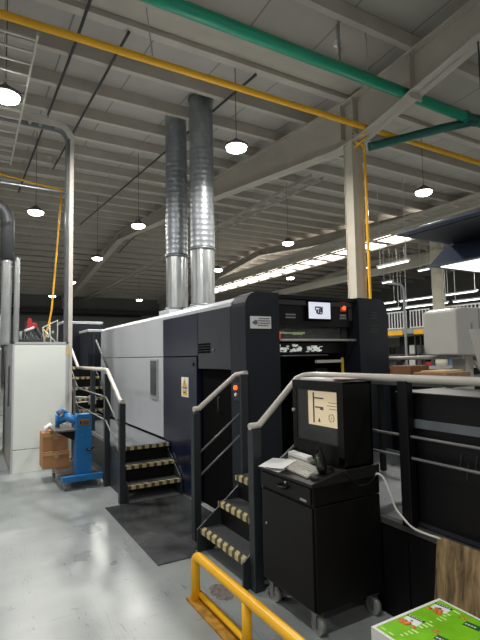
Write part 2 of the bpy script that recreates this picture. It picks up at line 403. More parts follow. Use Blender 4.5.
# roof cap with chamfer
MB().prism([(2.2, 2.085), (2.2, 2.12), (2.29, 2.175), (3.95, 2.19), (4.03, 2.12), (4.03, 2.085)], 1, 3.98, 9.2).build('roof_cap', M['silver'], t)
p = MB().box(2.2, 2.26, 5.845, 9.2, 1.605, 2.085).build('silver_upper_panel', M['silver'], t, .004)
p = MB().box(2.2, 2.26, 5.845, 9.2, .56, 1.595).build('silver_lower_panel', M['silver'], t, .004)
MB().box(2.185, 2.2, 6.02, 6.32, 1.03, 1.57).build('window_frame', M['winframe'], p)
MB().box(2.18, 2.19, 6.06, 6.29, 1.09, 1.55).build('window_pane', M['glassd'], p)
MB().box(2.2, 2.26, 5.845, 9.2, 0, .52).build('skirt_panel', M['black'], t)
MB().box(2.2, 2.26, 4.76, 5.835, 1.605, 2.085).build('navy_upper_panel', M['navy'], t, .004)
p = MB().box(2.2, 2.26, 4.80, 5.835, .03, 1.595).build('navy_lower_door', M['navy'], t, .004)
MB().box(2.19, 2.2, 4.86, 4.9, 1.49, 1.53).build('latch', M['black'], p)
s = MB().box(2.194, 2.2, 5.02, 5.22, 1.13, 1.36).build('warning_sign', M['paper'], p)
tag(s, 'white sign with yellow warning triangle')
MB().prism([(5.05, 1.255), (5.19, 1.255), (5.12, 1.345)], 0, 2.19, 2.194).build('warning_triangle', M['yl'], s)
MB().box(2.19, 2.194, 5.06, 5.18, 1.15, 1.215).build('yellow_square', M['yl'], s)
mb = MB()
for z in (1.228, 1.24): mb.box(2.19, 2.194, 5.05, 5.19, z, z+.006)
mb.box(2.189, 2.194, 5.115, 5.125, 1.275, 1.315).box(2.188, 2.19, 5.09, 5.15, 1.175, 1.19)
mb.build('sign_lettering', M['ink'], s)
p = MB().box(2.2, 2.26, 3.99, 4.75, 1.465, 2.085).build('slate_panel', M['slate'], t, .004)
mb = MB()
for i in range(7):
    for j in range(4): mb.box(2.192, 2.2, 4.45+i*.042, 4.48+i*.042, 1.635+j*.028, 1.655+j*.028)
mb.build('vent_grille', M['void'], p)
MB().tube([(2.185, 4.36, 1.665), (2.2, 4.36, 1.665)], .012, 10).build('key_lock', M['galv'], p)
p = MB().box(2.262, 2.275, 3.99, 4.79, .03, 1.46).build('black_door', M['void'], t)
MB().tube([(2.26, 4.35, 1.02), (2.235, 4.35, 1.03), (2.235, 4.35, 1.17), (2.26, 4.35, 1.18)], .008, 8).build('door_handle', M['dim'], p)
# end frame, left column with rounded shoulder
def shoulder(x0, x1, left):
    z1 = 2.2; r = .14
    if left: return [(x0, 0), (x1, 0), (x1, z1)] + arc((x0+r, z1-r), r, PI/2, PI, 6)
    return [(x0, 0), (x1, 0)] + arc((x1-r, z1-r), r, 0, PI/2, 6) + [(x0, z1)]
p = MB().prism(shoulder(2.2, 2.58, True), 1, 3.71, 3.985).build('left_end_column', M['endp'], t)
l = MB().box(2.25, 2.48, 3.702, 3.71, 1.85, 1.965).build('maker_plate', M['paper'], p)
tag(l, 'white rectangular plate with faint grey writing')
mb = MB().prism([(2.265, 1.905), (2.3, 1.93), (2.325, 1.925), (2.325, 1.89), (2.3, 1.885)], 1, 3.698, 3.702)
for j, (a, b) in enumerate(((2.34, 2.46), (2.335, 2.47), (2.335, 2.47), (2.33, 2.45))):
    z = 1.94-j*.022
    x = a
    while x < b: w = random.uniform(.006, .016); mb.box(x, min(b, x+w), 3.698, 3.702, z, z+.01); x += w+.005
mb.build('plate_lettering', mat('faded_ink', (110, 112, 118), .6), l)
# push-button box on the side
bx = MB().box(2.185, 2.2, 3.82, 3.93, 1.18, 1.34).build('button_box', M['slate'], p)
MB().tube([(2.165, 3.875, 1.3), (2.185, 3.875, 1.3)], .022, 14).build('orange_button', M['ored'], bx)
MB().tube([(2.17, 3.875, 1.235), (2.185, 3.875, 1.235)], .016, 12).build('white_button', M['paper'], bx)
p = MB().prism(shoulder(3.62, 4.05, False), 1, 3.71, 3.985).build('right_end_column', M['endp'], t)
mb = MB()
for z in (1.98, 2.01, 2.04): mb.box(3.79-.012*(2.04-z)*20, 3.88, 3.704, 3.71, z, z+.012)
for z in (1.83, 1.86, 1.9): mb.box(3.76, 3.9, 3.704, 3.71, z, z+.008)
mb.build('engraved_emblem', M['slate'], p)
MB().box(2.2, 2.26, 3.985, 4.0, 0, 2.085).box(3.98, 4.05, 3.985, 9.2, 0, 2.1).build('side_cladding', M['endp'], t)
MB().box(2.58, 3.62, 3.74, 3.98, 2.155, 2.19).build('top_crossbeam', M['black'], t)
p = MB().box(2.58, 3.62, 3.80, 3.98, 1.885, 2.155).build('control_fascia', M['black'], t)
MB().box(2.6, 3.6, 3.775, 3.8, 2.1, 2.15).build('fascia_lip', mat('fascia_grey', (48, 48, 50), .3), p)
s = MB().box(2.965, 3.28, 3.765, 3.80, 1.945, 2.15).build('touch_screen', M['void'], p)
MB().box(2.985, 3.265, 3.757, 3.765, 1.965, 2.135).build('screen_face', M['screenw'], s)
mb = MB()
for (a, b, c, d) in ((3.035, 3.10, 2.085, 2.1), (3.035, 3.06, 2.03, 2.07), (3.07, 3.085, 2.03, 2.08), (3.09, 3.115, 2.04, 2.09), (3.05, 3.11, 2.02, 2.032), (3.11, 3.12, 2.03, 2.1), (3.02, 3.03, 2.06, 2.1)):
    mb.box(a+.04, b+.04, 3.753, 3.757, c-.01, d-.01)
mb.build('screen_graphic', M['ink'], s)
mb = MB()
for j in range(2):
    for k in range(5): mb.box(2.72+k*.025, 2.738+k*.025, 3.793, 3.8, 1.965+j*.03, 1.98+j*.03)
mb.build('small_key_row', M['greyp'], p)
MB().tube([(3.475, 3.77, 2.09), (3.475, 3.80, 2.09)], .022, 14).build('red_stop_lamp', M['ored'], p)
MB().box(3.44, 3.51, 3.785, 3.8, 2.055, 2.16).build('lamp_plate', mat('red_plate', (150, 50, 30), .5, emit=.6), p)
mb = MB()
for k in range(3): mb.box(3.425+k*.033, 3.448+k*.033, 3.79, 3.8, 1.97, 1.99)
mb.box(3.43, 3.51, 3.79, 3.8, 2.0, 2.02)
mb.build('indicator_row', M['greyp'], p)
mb = MB().box(3.55, 3.6, 3.79, 3.8, 1.96, 2.09); mb.build('fascia_keyhole_plate', mat('plate_grey', (60, 60, 62), .5), p)
MB().box(2.62, 3.58, 3.86, 3.87, 1.765, 1.885).build('guard_glass', M['clear'], t)
MB().box(2.60, 3.60, 4.0, 4.02, 1.76, 1.88).build('inner_plate', mat('inner_olive_reflection', (74, 82, 72), .3, noise=.5, scale=14, stretch=(1, 1, 5)), t)  # lighter olive streaks paint a reflection into the plate colour
mb = MB(); x = 2.72
while x < 3.1:
    w = random.uniform(.02, .06); mb.box(x, x+w, 3.985, 4.0, 1.815+random.uniform(-.006, .01), 1.832+random.uniform(0, .01)); x += w+.01
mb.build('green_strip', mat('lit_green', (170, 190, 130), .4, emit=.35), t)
MB().tube([(2.59, 3.76, 1.745), (3.61, 3.76, 1.745)], .013, 12).build('upper_grab_bar', M['rail'], t)
MB().box(2.6, 2.63, 3.77, 3.8, 1.76, 1.83).build('red_signal', mat('red_glow', (220, 50, 40), .4, emit=1.0), t)
# gripper row
mb = MB()
for x0 in (2.61, 2.68, 2.74, 2.83, 2.9, 3.03, 3.1, 3.17):
    for k in range(9):
        a = x0+random.uniform(0, .05); z = 1.625+random.uniform(0, .065); mb.box(a, a+random.uniform(.004, .014), 3.86, 3.9, z, z+random.uniform(.006, .022))
mb.build('gripper_row', mat('gripper_white_glow', (215, 220, 212), .4, emit=.3), t)  # faint emission whitens the grippers inside the dark opening; not a lamp
MB().box(2.6, 3.6, 3.9, 3.95, 1.61, 1.72).build('gripper_beam', M['black'], t)
MB().tube([(2.59, 3.8, 1.59), (3.25, 3.8, 1.59)], .008, 8).build('lower_grab_bar', M['galvd'], t)
MB().box(3.10, 3.45, 3.80, 3.83, 1.51, 1.54).build('short_bar', M['rail'], t)
MB().box(3.445, 3.465, 3.8, 3.82, 1.2, 1.56).build('yellow_gauge', M['yl'], t)
mb = MB().box(3.12, 3.28, 3.85, 3.9, 1.30, 1.45); mb.build('small_box', M['black'], t)
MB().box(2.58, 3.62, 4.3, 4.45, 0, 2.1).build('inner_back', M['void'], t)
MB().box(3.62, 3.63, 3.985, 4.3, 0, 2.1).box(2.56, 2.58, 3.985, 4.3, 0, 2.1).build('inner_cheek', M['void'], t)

# ducts on the press
def duct(x, y, ztop, label, r):
    t = thing('exhaust_duct', label, 'duct', (x, y, 2.19), 'spiral exhaust ducts standing on the press')
    MB().box(x-.28, x+.28, y-.28, y+.28, 2.191, 2.5).build('duct_plinth', M['silver'], t, .01)
    MB().lathe((x, y, 2.5), [(r*.95, 0), (r*.95, 1.1)], 28, .05).build('flexible_sleeve', M['galv'], t)
    mb = MB()
    prof = [(r, 0)]; z = 0
    while z < ztop-3.6-.2:
        prof += [(r, z+.01), (r+.0012, z+.012), (r+.0012, z+.02), (r, z+.03)]; z += .1
    prof.append((r, ztop-3.6))
    mb.lathe((x, y, 3.6), prof, 32)
    mb.build('spiral_duct', M['duct'], t)
    MB().lathe((x, y, 3.55), [(r+.015, 0), (r+.015, .05)], 32).build('clamp_ring', M['galvd'], t)
    MB().lathe((x, y, 2.5), [(r+.02, 0), (r+.02, .05)], 32).build('clamp_ring', M['galvd'], t)
    MB().lathe((x, y, ztop-.02), [(r+.02, 0), (r+.02, .015)], 32).build('roof_flashing', M['galvd'], t)
duct(3.52, 8.55, roof(8.3)+.115, 'left silver spiral duct rising from the press to the roof', .215)
duct(3.71, 7.77, roof(7.5)+.115, 'right silver spiral duct rising from the press, nearer and wider', .225)

# ------------------------------------------------------------------ left platform, stairs, railing
t = thing('work_platform', 'low dark platform along the silver side of the press', 'platform', (1.85, 7, 0))
MB().box(1.56, 2.18, 5.59, 9.6, .5, .54).build('deck', M['deck'], t)
MB().box(1.56, 1.58, 5.59, 9.6, 0, .5).build('skirt', M['postm'], t)
def stair(name, label, along, lo, hi, start, rise, run, n, z0, hz, direction=1):
    """along 'y': treads span x lo..hi and climb in +y; along 'x': span y lo..hi and climb in +x"""
    c = (lo+hi)/2
    t = thing(name, label, 'stairs', (c, start, z0) if along == 'y' else (start, c, z0))
    def bx(mb, a0, a1, b0, b1, z, zz):    # a = across, b = along
        return mb.box(a0, a1, b0, b1, z, zz) if along == 'y' else mb.box(b0, b1, a0, a1, z, zz)
    for i in range(n):
        s = start+i*run; z = z0+(i+1)*rise
        tr = bx(MB(), lo+.02, hi-.02, s+.02, s+run+.05, z-.035, z-.002).build('tread', M['tread'], t)
        bx(MB(), lo+.02, hi-.02, s, s+.045, z-.04, z).build('nosing', hz, tr)
        bx(MB(), lo+.02, hi-.02, s+run+.03, s+run+.04, z-.04, z+rise-.04 if i < n-1 else z-.03).build('riser', M['black'], t)
    L = n*run
    for a in (lo, hi-.018):
        pts = [(start-.02, z0+0), (start+.12, z0), (start+L+.05, z0+n*rise-.22), (start+L+.05, z0+n*rise-.004), (start+L-.02, z0+n*rise-.004), (start-.02, z0+rise*.95)]
        MB().prism(pts, 0 if along == 'y' else 1, a, a+.018).build('stringer', M['postm'], t)
    return t
stair('metal_stairs', 'three dark steps with worn hazard-striped nosings beside the navy panel', 'y', 1.53, 2.19, 5.22, .18, .18, 3, 0, M['hzX'])
stair('metal_stairs', 'taller dark steps with striped nosings between the white cabinet and press, at the back', 'y', 1.62, 2.14, 8.35, .18, .21, 5, .54, M['hzX'])
stair('metal_stairs', 'nearest dark steps with striped nosings beside the black computer cart', 'x', 2.88, 3.64, 1.675, .19, .17, 3, 0, M['hzY'])
t = thing('upper_platform', 'dark raised landing at the top of the back steps', 'platform', (2, 10, 0))
MB().box(1.6, 2.6, 9.66, 10.7, 1.38, 1.43).build('deck', M['deck'], t)
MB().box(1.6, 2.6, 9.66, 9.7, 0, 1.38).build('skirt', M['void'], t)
# railing on the left platform
t = thing('railing', 'grey handrail with dark posts beside the three steps left of the press', 'railing', (1.55, 6, 0))
def post(x, y, z0, z1, t, w=.033): return MB().box(x-w, x+w, y-w, y+w, z0, z1).build('post', M['postm'], t, .004)
post(1.49, 5.25, 0, 1.09, t); post(1.525, 6.06, 0, 1.40, t); post(1.595, 7.16, .54, 1.42, t, .03); 
MB().tube([(1.49, 5.22, 1.11), (1.49, 5.32, 1.115), (1.51, 5.95, 1.43), (1.52, 6.05, 1.45), (1.575, 8.1, 1.45), (1.58, 8.2, 1.46), (1.6, 9.2, 1.92)], .024, 12).build('handrail', M['rail'], t)
for dz in (.33, .62): MB().tube([(1.49, 5.25, 1.1-dz), (1.5, 6.0, 1.44-dz), (1.58, 8.2, 1.44-dz), (1.6, 9.2, 1.9-dz)], .01, 8).build('mid_rail', M['thin'], t)
t = thing('railing', 'short grey handrail climbing beside the back steps, nearest the silver panel', 'railing', (2.12, 8.9, .54))
MB().box(2.11, 2.15, 8.27, 8.31, .54, 1.35).build('post', M['postm'], t)
MB().tube([(2.13, 8.29, 1.35), (2.13, 9.3, 1.95)], .018, 8).build('handrail', M['thin'], t)

# dark cabinets at the far end of the press
for (x0, x1, y0, y1, z1, lab) in ((1.74, 2.6, 10.75, 11.5, 2.42, 'tall dark cabinet with pale top behind the back steps, left one'), (2.07, 3.4, 9.75, 10.6, 2.19, 'dark cabinet with bright white top, right behind the silver panels')):
    t = thing('switch_cabinet', lab, 'cabinet', ((x0+x1)/2, (y0+y1)/2, 0))
    z0 = 0 if y0 > 10.7 else 1.431
    MB().box(x0, x1, y0, y1, z0, z1-.06).build('cabinet_body', M['endp'], t, .02)
    MB().box(x0-.01, x1+.01, y0-.02, y1, z1-.06, z1).build('cabinet_top', M['silver'], t, .015)
    MB().box(x0+.1, x0+.14, y0-.012, y0, 1.45, z1-.1).build('door_seam', M['slate'], t)

# ------------------------------------------------------------------ floor plate, guard rail
tag(MB().prism([(1.29, 3.56), (1.645, 3.56), (1.645, 3.68), (2.19, 3.68), (2.19, 5.19), (1.29, 5.19)], 2, .001, .008).build('floor_plate', M['matm']), 'dark worn steel plate on the floor between the two stairs', 'floor plate')
t = thing('guard_rail', 'low bright yellow tubular guard rail bolted to the floor in front', 'guard rail', (1.32, 2.3, 0))
def bend(pts, r=.07, n=5):
    out = [Vector(pts[0])]
    for a, b, c in zip(pts, pts[1:], pts[2:]):
        a, b, c = Vector(a), Vector(b), Vector(c); p = b+(a-b).normalized()*r; q = b+(c-b).normalized()*r
        for i in range(n+1): k = i/n; out.append(p*(1-k)**2+b*2*k*(1-k)+q*k*k)
    out.append(Vector(pts[-1])); return out
MB().tube(bend([(1.32, 2.93, .012), (1.32, 2.93, .30), (1.32, 1.1, .30), (1.32, 1.1, .012)]), .03, 16).build('top_tube', M['guard'], t)
MB().tube([(1.32, 2.27, .012), (1.32, 2.27, .29)], .027, 14).build('centre_post', M['guard'], t)
MB().tube([(1.345, 2.93, .05), (1.345, 1.1, .05)], .02, 12).build('bottom_tube', M['guard'], t)
MB().box(1.275, 1.365, 1.02, 2.99, 0, .014).build('floor_strip', M['guardbase'], t)
tag(MB().prism([(1.52+.07*math.cos(a*PI/12)*(1+.15*math.sin(a*2.3)), 2.95+.12*math.sin(a*PI/12)*(1+.1*math.sin(a*3.1))) for a in range(24)], 2, .0005, .0015).build('floor_stain', mat('worn_spot', (120, 112, 108), .6, noise=.5, scale=30)), 'rusty worn ring on the floor behind the yellow guard rail', 'stain')

# ------------------------------------------------------------------ railing of the near stair and platform
t = thing('railing', 'short grey handrail on the far side of the nearest steps', 'railing', (1.75, 3.88, 0))
post(1.755, 3.86, .0085, 1.10, t); 
MB().tube([(1.735, 3.86, 1.13), (1.79, 3.86, 1.135), (2.17, 3.86, 1.42), (2.24, 3.86, 1.44)][0:3]+[(2.19, 3.8, 1.43), (2.19, 3.7, 1.44)], .024, 12).build('handrail', M['rail'], t)
for dz in (.36, .56): MB().tube([(1.77, 3.86, 1.09-dz), (2.19, 3.83, 1.42-dz)], .010, 8).build('mid_rail', M['thin'], t)
MB().box(2.12, 2.19, 3.67, 3.70, .56, 1.43).build('post', M['postm'], t)
t = thing('railing', 'long grey handrail rising from the nearest steps and passing behind the cart', 'railing', (2.2, 2, 0))
post(1.74, 2.84, 0, 1.08, t, .036)
MB().tube([(1.70, 2.84, 1.105), (1.78, 2.84, 1.11), (2.12, 2.84, 1.42), (2.19, 2.84, 1.44), (2.25, 2.81, 1.445), (2.27, 2.74, 1.445), (2.27, .7, 1.445)], .0235, 14).build('handrail', M['rail'], t)
for z in (1.105, .98): MB().tube([(2.27, 2.8, z), (2.27, .7, z)], .0085, 8).build('mid_rail', M['thin'], t)
MB().tube([(1.76, 2.84, .72), (2.25, 2.82, 1.06)], .011, 8).build('sloping_rail', M['thin'], t)
for y in (1.97, .8): MB().box(2.245, 2.30, y-.036, y+.036, .5805, 1.43).build('post', M['postm'] if y < 1 else M['black'], t, .004)
MB().box(2.255, 2.285, 2.80, 2.84, .5805, 1.43).build('post', M['black'], t)
# platform
t = thing('work_platform', 'raised platform with dark fascia and patterned deck at the right front', 'platform', (2.9, 2.3, 0))
MB().prism([(2.27, .6), (3.95, .6), (3.95, 3.68), (2.245, 3.68), (2.245, 2.86), (2.27, 2.86)], 2, .54, .57).build('deck', M['deck'], t)
MB().box(2.27, 2.285, 1.995, 2.86, 0, .54).build('fascia_panel', M['black'], t)
MB().box(2.27, 2.285, .6, 1.985, 0, .54).build('fascia_panel', M['black'], t)
MB().box(2.262, 2.31, .6, 2.86, .545, .58).build('edge_trim', mat('edge_grey', (70, 72, 72), .45), t)
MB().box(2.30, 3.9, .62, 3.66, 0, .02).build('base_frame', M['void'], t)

# black delivery cabinet behind the railing
t = thing('delivery_cabinet', 'big black cabinet with a grey stripe behind the right handrail', 'machine', (2.6, 1.4, .58))
MB().prism([(2.04, .581), (2.10, 1.36), (.6, 1.36), (.6, .581)], 0, 2.325, 2.8).build('cabinet_body', M['black'], t, .008)
MB().box(2.316, 2.325, .65, 1.95, 1.152, 1.203).build('grey_stripe', mat('stripe_grey', (96, 102, 106), .45), t)
mb = MB()
for k, (a, b) in enumerate(((1.67, .95), (1.63, .91), (1.58, .95), (1.54, .98), (1.49, .95))):
    mb.prism([(a, b), (a-.012, b), (a-.03, b+.10), (a-.018, b+.10)], 0, 2.322, 2.325)
mb.build('faint_lettering', mat('faint_black', (26, 26, 28), .6), t)
MB().box(2.314, 2.325, .65, 2.03, .585, .605).build('bottom_lip', M['slate'], t)

# ------------------------------------------------------------------ computer cart
CX0, CX1, CY0, CY1 = 1.725, 2.255, 2.185, 2.74
t = thing('computer_cart', 'black steel computer cart on casters with a monitor housing, at the front', 'cart', ((CX0+CX1)/2, (CY0+CY1)/2, 0))
MB().box(CX0+.01, CX1, CY0, CY1, .13, .72).build('cabinet_body', M['cartb'], t, .006)
MB().box(CX0, CX1, CY0, CY1, .725, .835).build('drawer_case', M['cartb'], t, .006)
MB().prism([(CX0-.012, .834), (CX1, .834), (CX1, .905), (1.965, .9), (CX0-.012, .853)], 1, CY0-.005, CY1+.005).build('top_plate', M['cartt'], t, .004)
d = MB().box(CX0-.012, CX0+.0, CY0+.012, CY1-.012, .735, .825).build('drawer', M['cartb'], t, .003)
MB().tube([(CX0-.014, 2.50, .79), (CX0-.04, 2.49, .783), (CX0-.04, 2.42, .783), (CX0-.014, 2.41, .79)], .009, 8).build('drawer_handle', M['black'], d)
MB().tube([(CX0-.022, 2.43, .815), (CX0-.012, 2.43, .815)], .008, 8).build('drawer_lock', M['caster'], d)
d = MB().box(CX0-.004, CX0+.01, CY0+.012, CY1-.012, .14, .715).build('cart_door', M['cartb'], t, .003)
MB().tube([(CX0-.012, 2.67, .50), (CX0-.004, 2.67, .50)], .009, 8).build('door_lock', M['caster'], d)
s = MB().box(CX0-.016, CX0-.012, CY0+.045, CY0+.105, .745, .757).build('name_badge', M['greyp'], t)
for z in (.25, .5, .74): MB().tube([(CX0+.02, CY1+.008, z-.04), (CX0+.02, CY1+.008, z+.04)], .009, 8).build('hinge', M['caster'], t)
for (x, y) in ((CX0+.045, CY0+.05), (CX0+.045, CY1-.07), (CX1-.06, CY0+.04), (CX1-.06, CY1-.06)):
    c = MB().box(x-.03, x+.03, y-.03, y+.03, .118, .13).box(x-.026, x-.022, y-.02, y+.02, .045, .12).box(x+.022, x+.026, y-.02, y+.02, .045, .12).build('caster_fork', M['caster'], t)
    MB().tube([(x-.016, y-.012, .05), (x+.016, y-.012, .05)], .05, 24).build('caster_wheel', M['castw'], c)
    MB().tube([(x-.02, y-.012, .05), (x+.02, y-.012, .05)], .02, 14).build('caster_hub', M['caster'], c)
# housing: open-fronted shell with glass front and monitor inside
HX0, HX1, HY0, HY1, HZ0, HZ1 = 1.99, 2.215, 2.188, 2.70, .906, 1.425
hs = MB().box(HX0, HX1, HY0, HY0+.012, HZ0, HZ1).box(HX0, HX1, HY1-.012, HY1, HZ0, HZ1).box(HX0, HX1, HY0, HY1, HZ1-.012, HZ1).box(HX1-.012, HX1, HY0, HY1, HZ0, HZ1).box(HX0, HX1, HY0, HY1, HZ0-.0, HZ0+.012).build('monitor_housing', M['cartb'], t)
f = MB().box(HX0-.014, HX0, HY0, HY0+.055, HZ0+.06, HZ1).box(HX0-.014, HX0, HY1-.045, HY1, HZ0+.06, HZ1).box(HX0-.014, HX0, HY0+.055, HY1-.045, HZ1-.055, HZ1).box(HX0-.014, HX0, HY0+.055, HY1-.045, HZ0, HZ0+.125).build('housing_door', M['cartb'], hs)
MB().box(HX0-.008, HX0-.005, HY0+.055, HY1-.045, HZ0+.125, HZ1-.055).build('housing_window', M['clear'], hs)
MB().tube([(HX0-.03, HY1-.02, 1.22), (HX0-.014, HY1-.02, 1.22)], .012, 10).build('housing_lock', M['greyp'], hs)
mo = MB().box(HX0+.03, HX0+.05, HY0+.03, HY1-.10, 1.10, 1.385).box(HX0+.05, HX0+.085, 2.33, 2.41, .93, 1.2).box(HX0+.03, HX0+.15, 2.28, 2.48, HZ0+.012, HZ0+.022).build('monitor', M['black'], t)
SY0, SY1, SZ0, SZ1 = 2.225, 2.575, 1.13, 1.355
MB().box(HX0+.025, HX0+.03, SY0, SY1, SZ0, SZ1).build('screen_face', M['screen'], mo)
mb = MB(); xx = HX0+.0225
mb.box(xx, HX0+.025, SY1-.065, SY1-.052, SZ0+.015, SZ1-.01)
for (a, b, z) in ((2.42, 2.51, 1.305), (2.42, 2.50, 1.245), (2.425, 2.45, 1.235)):
    y = b
    while y > a: w = random.uniform(.004, .011); mb.box(xx, HX0+.025, y-w, y, z, z+.009); y -= w+.002
for (a, b, z) in ((2.28, 2.37, 1.285), (2.29, 2.38, 1.265), (2.28, 2.36, 1.245)):
    mb.box(xx+.0005, HX0+.025, a, b, z, z+.003)
mb.prism([(2.45, 1.155), (2.475, 1.155), (2.46, 1.18)], 0, xx, HX0+.025)
for k in range(14):
    a = k/14*2*PI
    if k % 7 != 3: mb.box(xx, HX0+.025, 2.34+.024*math.cos(a)-.003, 2.34+.024*math.cos(a)+.003, 1.19+.024*math.sin(a)-.003, 1.19+.024*math.sin(a)+.003)
mb.box(xx, HX0+.025, 2.337, 2.343, 1.187, 1.193).box(xx, HX0+.025, 2.26, 2.265, 1.335, 1.343)
mb.build('screen_graphic', M['ink'], mo)

# things on the cart
def rot_box(name, m, cx, cy, z0, sx, sy, sz, ang, label, cat, bev=.002, group=None, tilt=0):
    mtx = Matrix.Translation((cx, cy, z0)) @ Matrix.Rotation(ang, 4, 'Z') @ Matrix.Rotation(tilt, 4, 'X')
    return tag(MB().box(-sx/2, sx/2, -sy/2, sy/2, 0, sz, mtx, bev).build(name, m), label, cat, group)
TZ = .853
# the cart top slopes up a little towards the housing: lay things flat at TZ, then tip them onto the slope
TIP = Matrix.Translation((CX0-.012, 0, .8535)) @ Matrix.Rotation(-math.atan(.047/.287), 4, 'Y') @ Matrix.Translation((-(CX0-.012), 0, -TZ))
def tip(o):
    if o.type == 'MESH':
        w = world_loc(o); o.data.transform(Matrix.Translation(-w) @ TIP @ Matrix.Translation(w))
    for c in [q for q in bpy.data.objects if q.parent == o]: tip(c)
t = thing('keyboard', 'grey computer keyboard lying on the cart in front of the monitor housing', 'keyboard', (1.86, 2.47, .876))
mtx = Matrix.Translation((1.845, 2.465, TZ)) @ Matrix.Rotation(-.10, 4, 'Z')
MB().box(-.07, .07, -.2, .2, 0, .016, mtx, .005).build('keyboard_body', M['kb'], t)
mb = MB()
for i in range(5):
    for j in range(17): mb.box(-.055+i*.022, -.037+i*.022, -.185+j*.0215, -.167+j*.0215, .016, .020, mtx)
tag(mb.build('key_block', M['key'], t), kind='stuff')
tip(t)
tip(rot_box('paper_sheet', M['paper'], 1.785, 2.62, TZ+.022, .17, .20, .001, .35, 'white sheet of paper lying on the left corner of the cart', 'paper', 0))
tip(rot_box('paper_sheet', M['paper'], 1.775, 2.61, TZ, .12, .17, .0015, .05, 'lower white sheet under the tilted one at the cart corner', 'paper', 0))
t = thing('paper_pad', 'small white stack of cards on a grey tray beside the monitor housing', 'paper stack', (1.935, 2.55, .89))
mtx = Matrix.Translation((1.942, 2.56, TZ)) @ Matrix.Rotation(-.04, 4, 'Z')
MB().box(-.026, .022, -.12, .13, .001, .028, mtx, .003).build('card_tray', M['kb'], t)
MB().box(-.026, .02, -.10, .12, .028, .050, mtx, .002).build('card_stack', M['paper'], t)
tip(t)
t = thing('barcode_scanner', 'black handheld scanner with green marks standing beside the keyboard', 'scanner', (1.90, 2.30, .885))
MB().tube([(1.925, 2.34, .858), (1.925, 2.345, .88), (1.92, 2.35, .93), (1.90, 2.35, .965), (1.88, 2.34, .97)], [.035, .024, .022, .026, .022], 14).build('scanner_neck', M['black'], t)
MB().tube([(1.95, 2.38, .965), (1.89, 2.30, .93), (1.855, 2.25, .895), (1.84, 2.225, .878)], [.022, .032, .030, .022], 14).build('scanner_body', M['black'], t)
MB().box(1.86, 1.885, 2.272, 2.30, .938, .948).box(1.845, 1.86, 2.25, 2.27, .918, .925).build('green_mark', mat('green_mark', (90, 120, 40), .5), t)
MB().lathe((1.9, 2.27, TZ), [(.05, 0), (.05, .014), (.02, .022)], 20).build('scanner_base', M['black'], t)
tip(t)
t = thing('computer_mouse', 'small black mouse at the front edge of the cart top', 'mouse', (1.78, 2.24, .868))
MB().tube([(1.78, 2.205, .861), (1.78, 2.225, .868), (1.78, 2.25, .868), (1.78, 2.275, .861)], [.008, .017, .019, .008], 14).build('mouse_body', M['rubber'], t)
tip(t)
tag(MB().tube([(1.9, 2.24, .905), (1.93, 2.2, .905), (1.96, 2.172, .895), (2.0, 2.165, .85), (2.07, 2.17, .80), (2.15, 2.17, .80), (2.2, 2.17, .83), (2.21, 2.178, .86)], .003, 6).build('black_cable', M['blackc']), 'thin black cable looping from the scanner over the cart side', 'cable')
rot_box('paper_sheets', M['paper'], 2.10, 2.50, 1.4255, .16, .32, .012, .06, 'white papers lying on top of the monitor housing', 'paper', .001)
rot_box('paper_sheet', mat('pinkish_paper', (214, 186, 178), .6), 2.12, 2.36, 1.4383, .13, .21, .003, -.12, 'pinkish paper on top of the white papers on the housing', 'paper', 0)
pts = [(2.22, 2.185, .84), (2.225, 2.165, .85), (2.235, 2.13, .83), (2.235, 2.08, .75), (2.235, 2.05, .68), (2.232, 2.0, .64), (2.23, 1.92, .597), (2.235, 1.83, .588), (2.245, 1.74, .588)]
cat_ = []
for i in range(len(pts)-1):
    p0, p1, p2, p3 = [Vector(pts[max(0, min(len(pts)-1, j))]) for j in (i-1, i, i+1, i+2)]
    for k in range(4):
        s_ = k/4; cat_.append(.5*((2*p1)+(p2-p0)*s_+(2*p0-5*p1+4*p2-p3)*s_**2+(3*p1-p0-3*p2+p3)*s_**3))
cat_.append(Vector(pts[-1]))
tag(MB().tube(cat_, .0065, 8).build('white_cable', M['cable']), 'white cable curving from the cart side onto the platform edge', 'cable')

# chipboard leaning on the fascia
mtx = Matrix.Translation((2.175, 0, 0)) @ Matrix.Rotation(math.radians(7.8), 4, 'Y')
tag(MB().box(-.016, 0, .75, 1.765, 0.003, .60, mtx).build('chipboard_sheet', M['wood']), 'brown stained chipboard sheet leaning against the platform fascia', 'board')

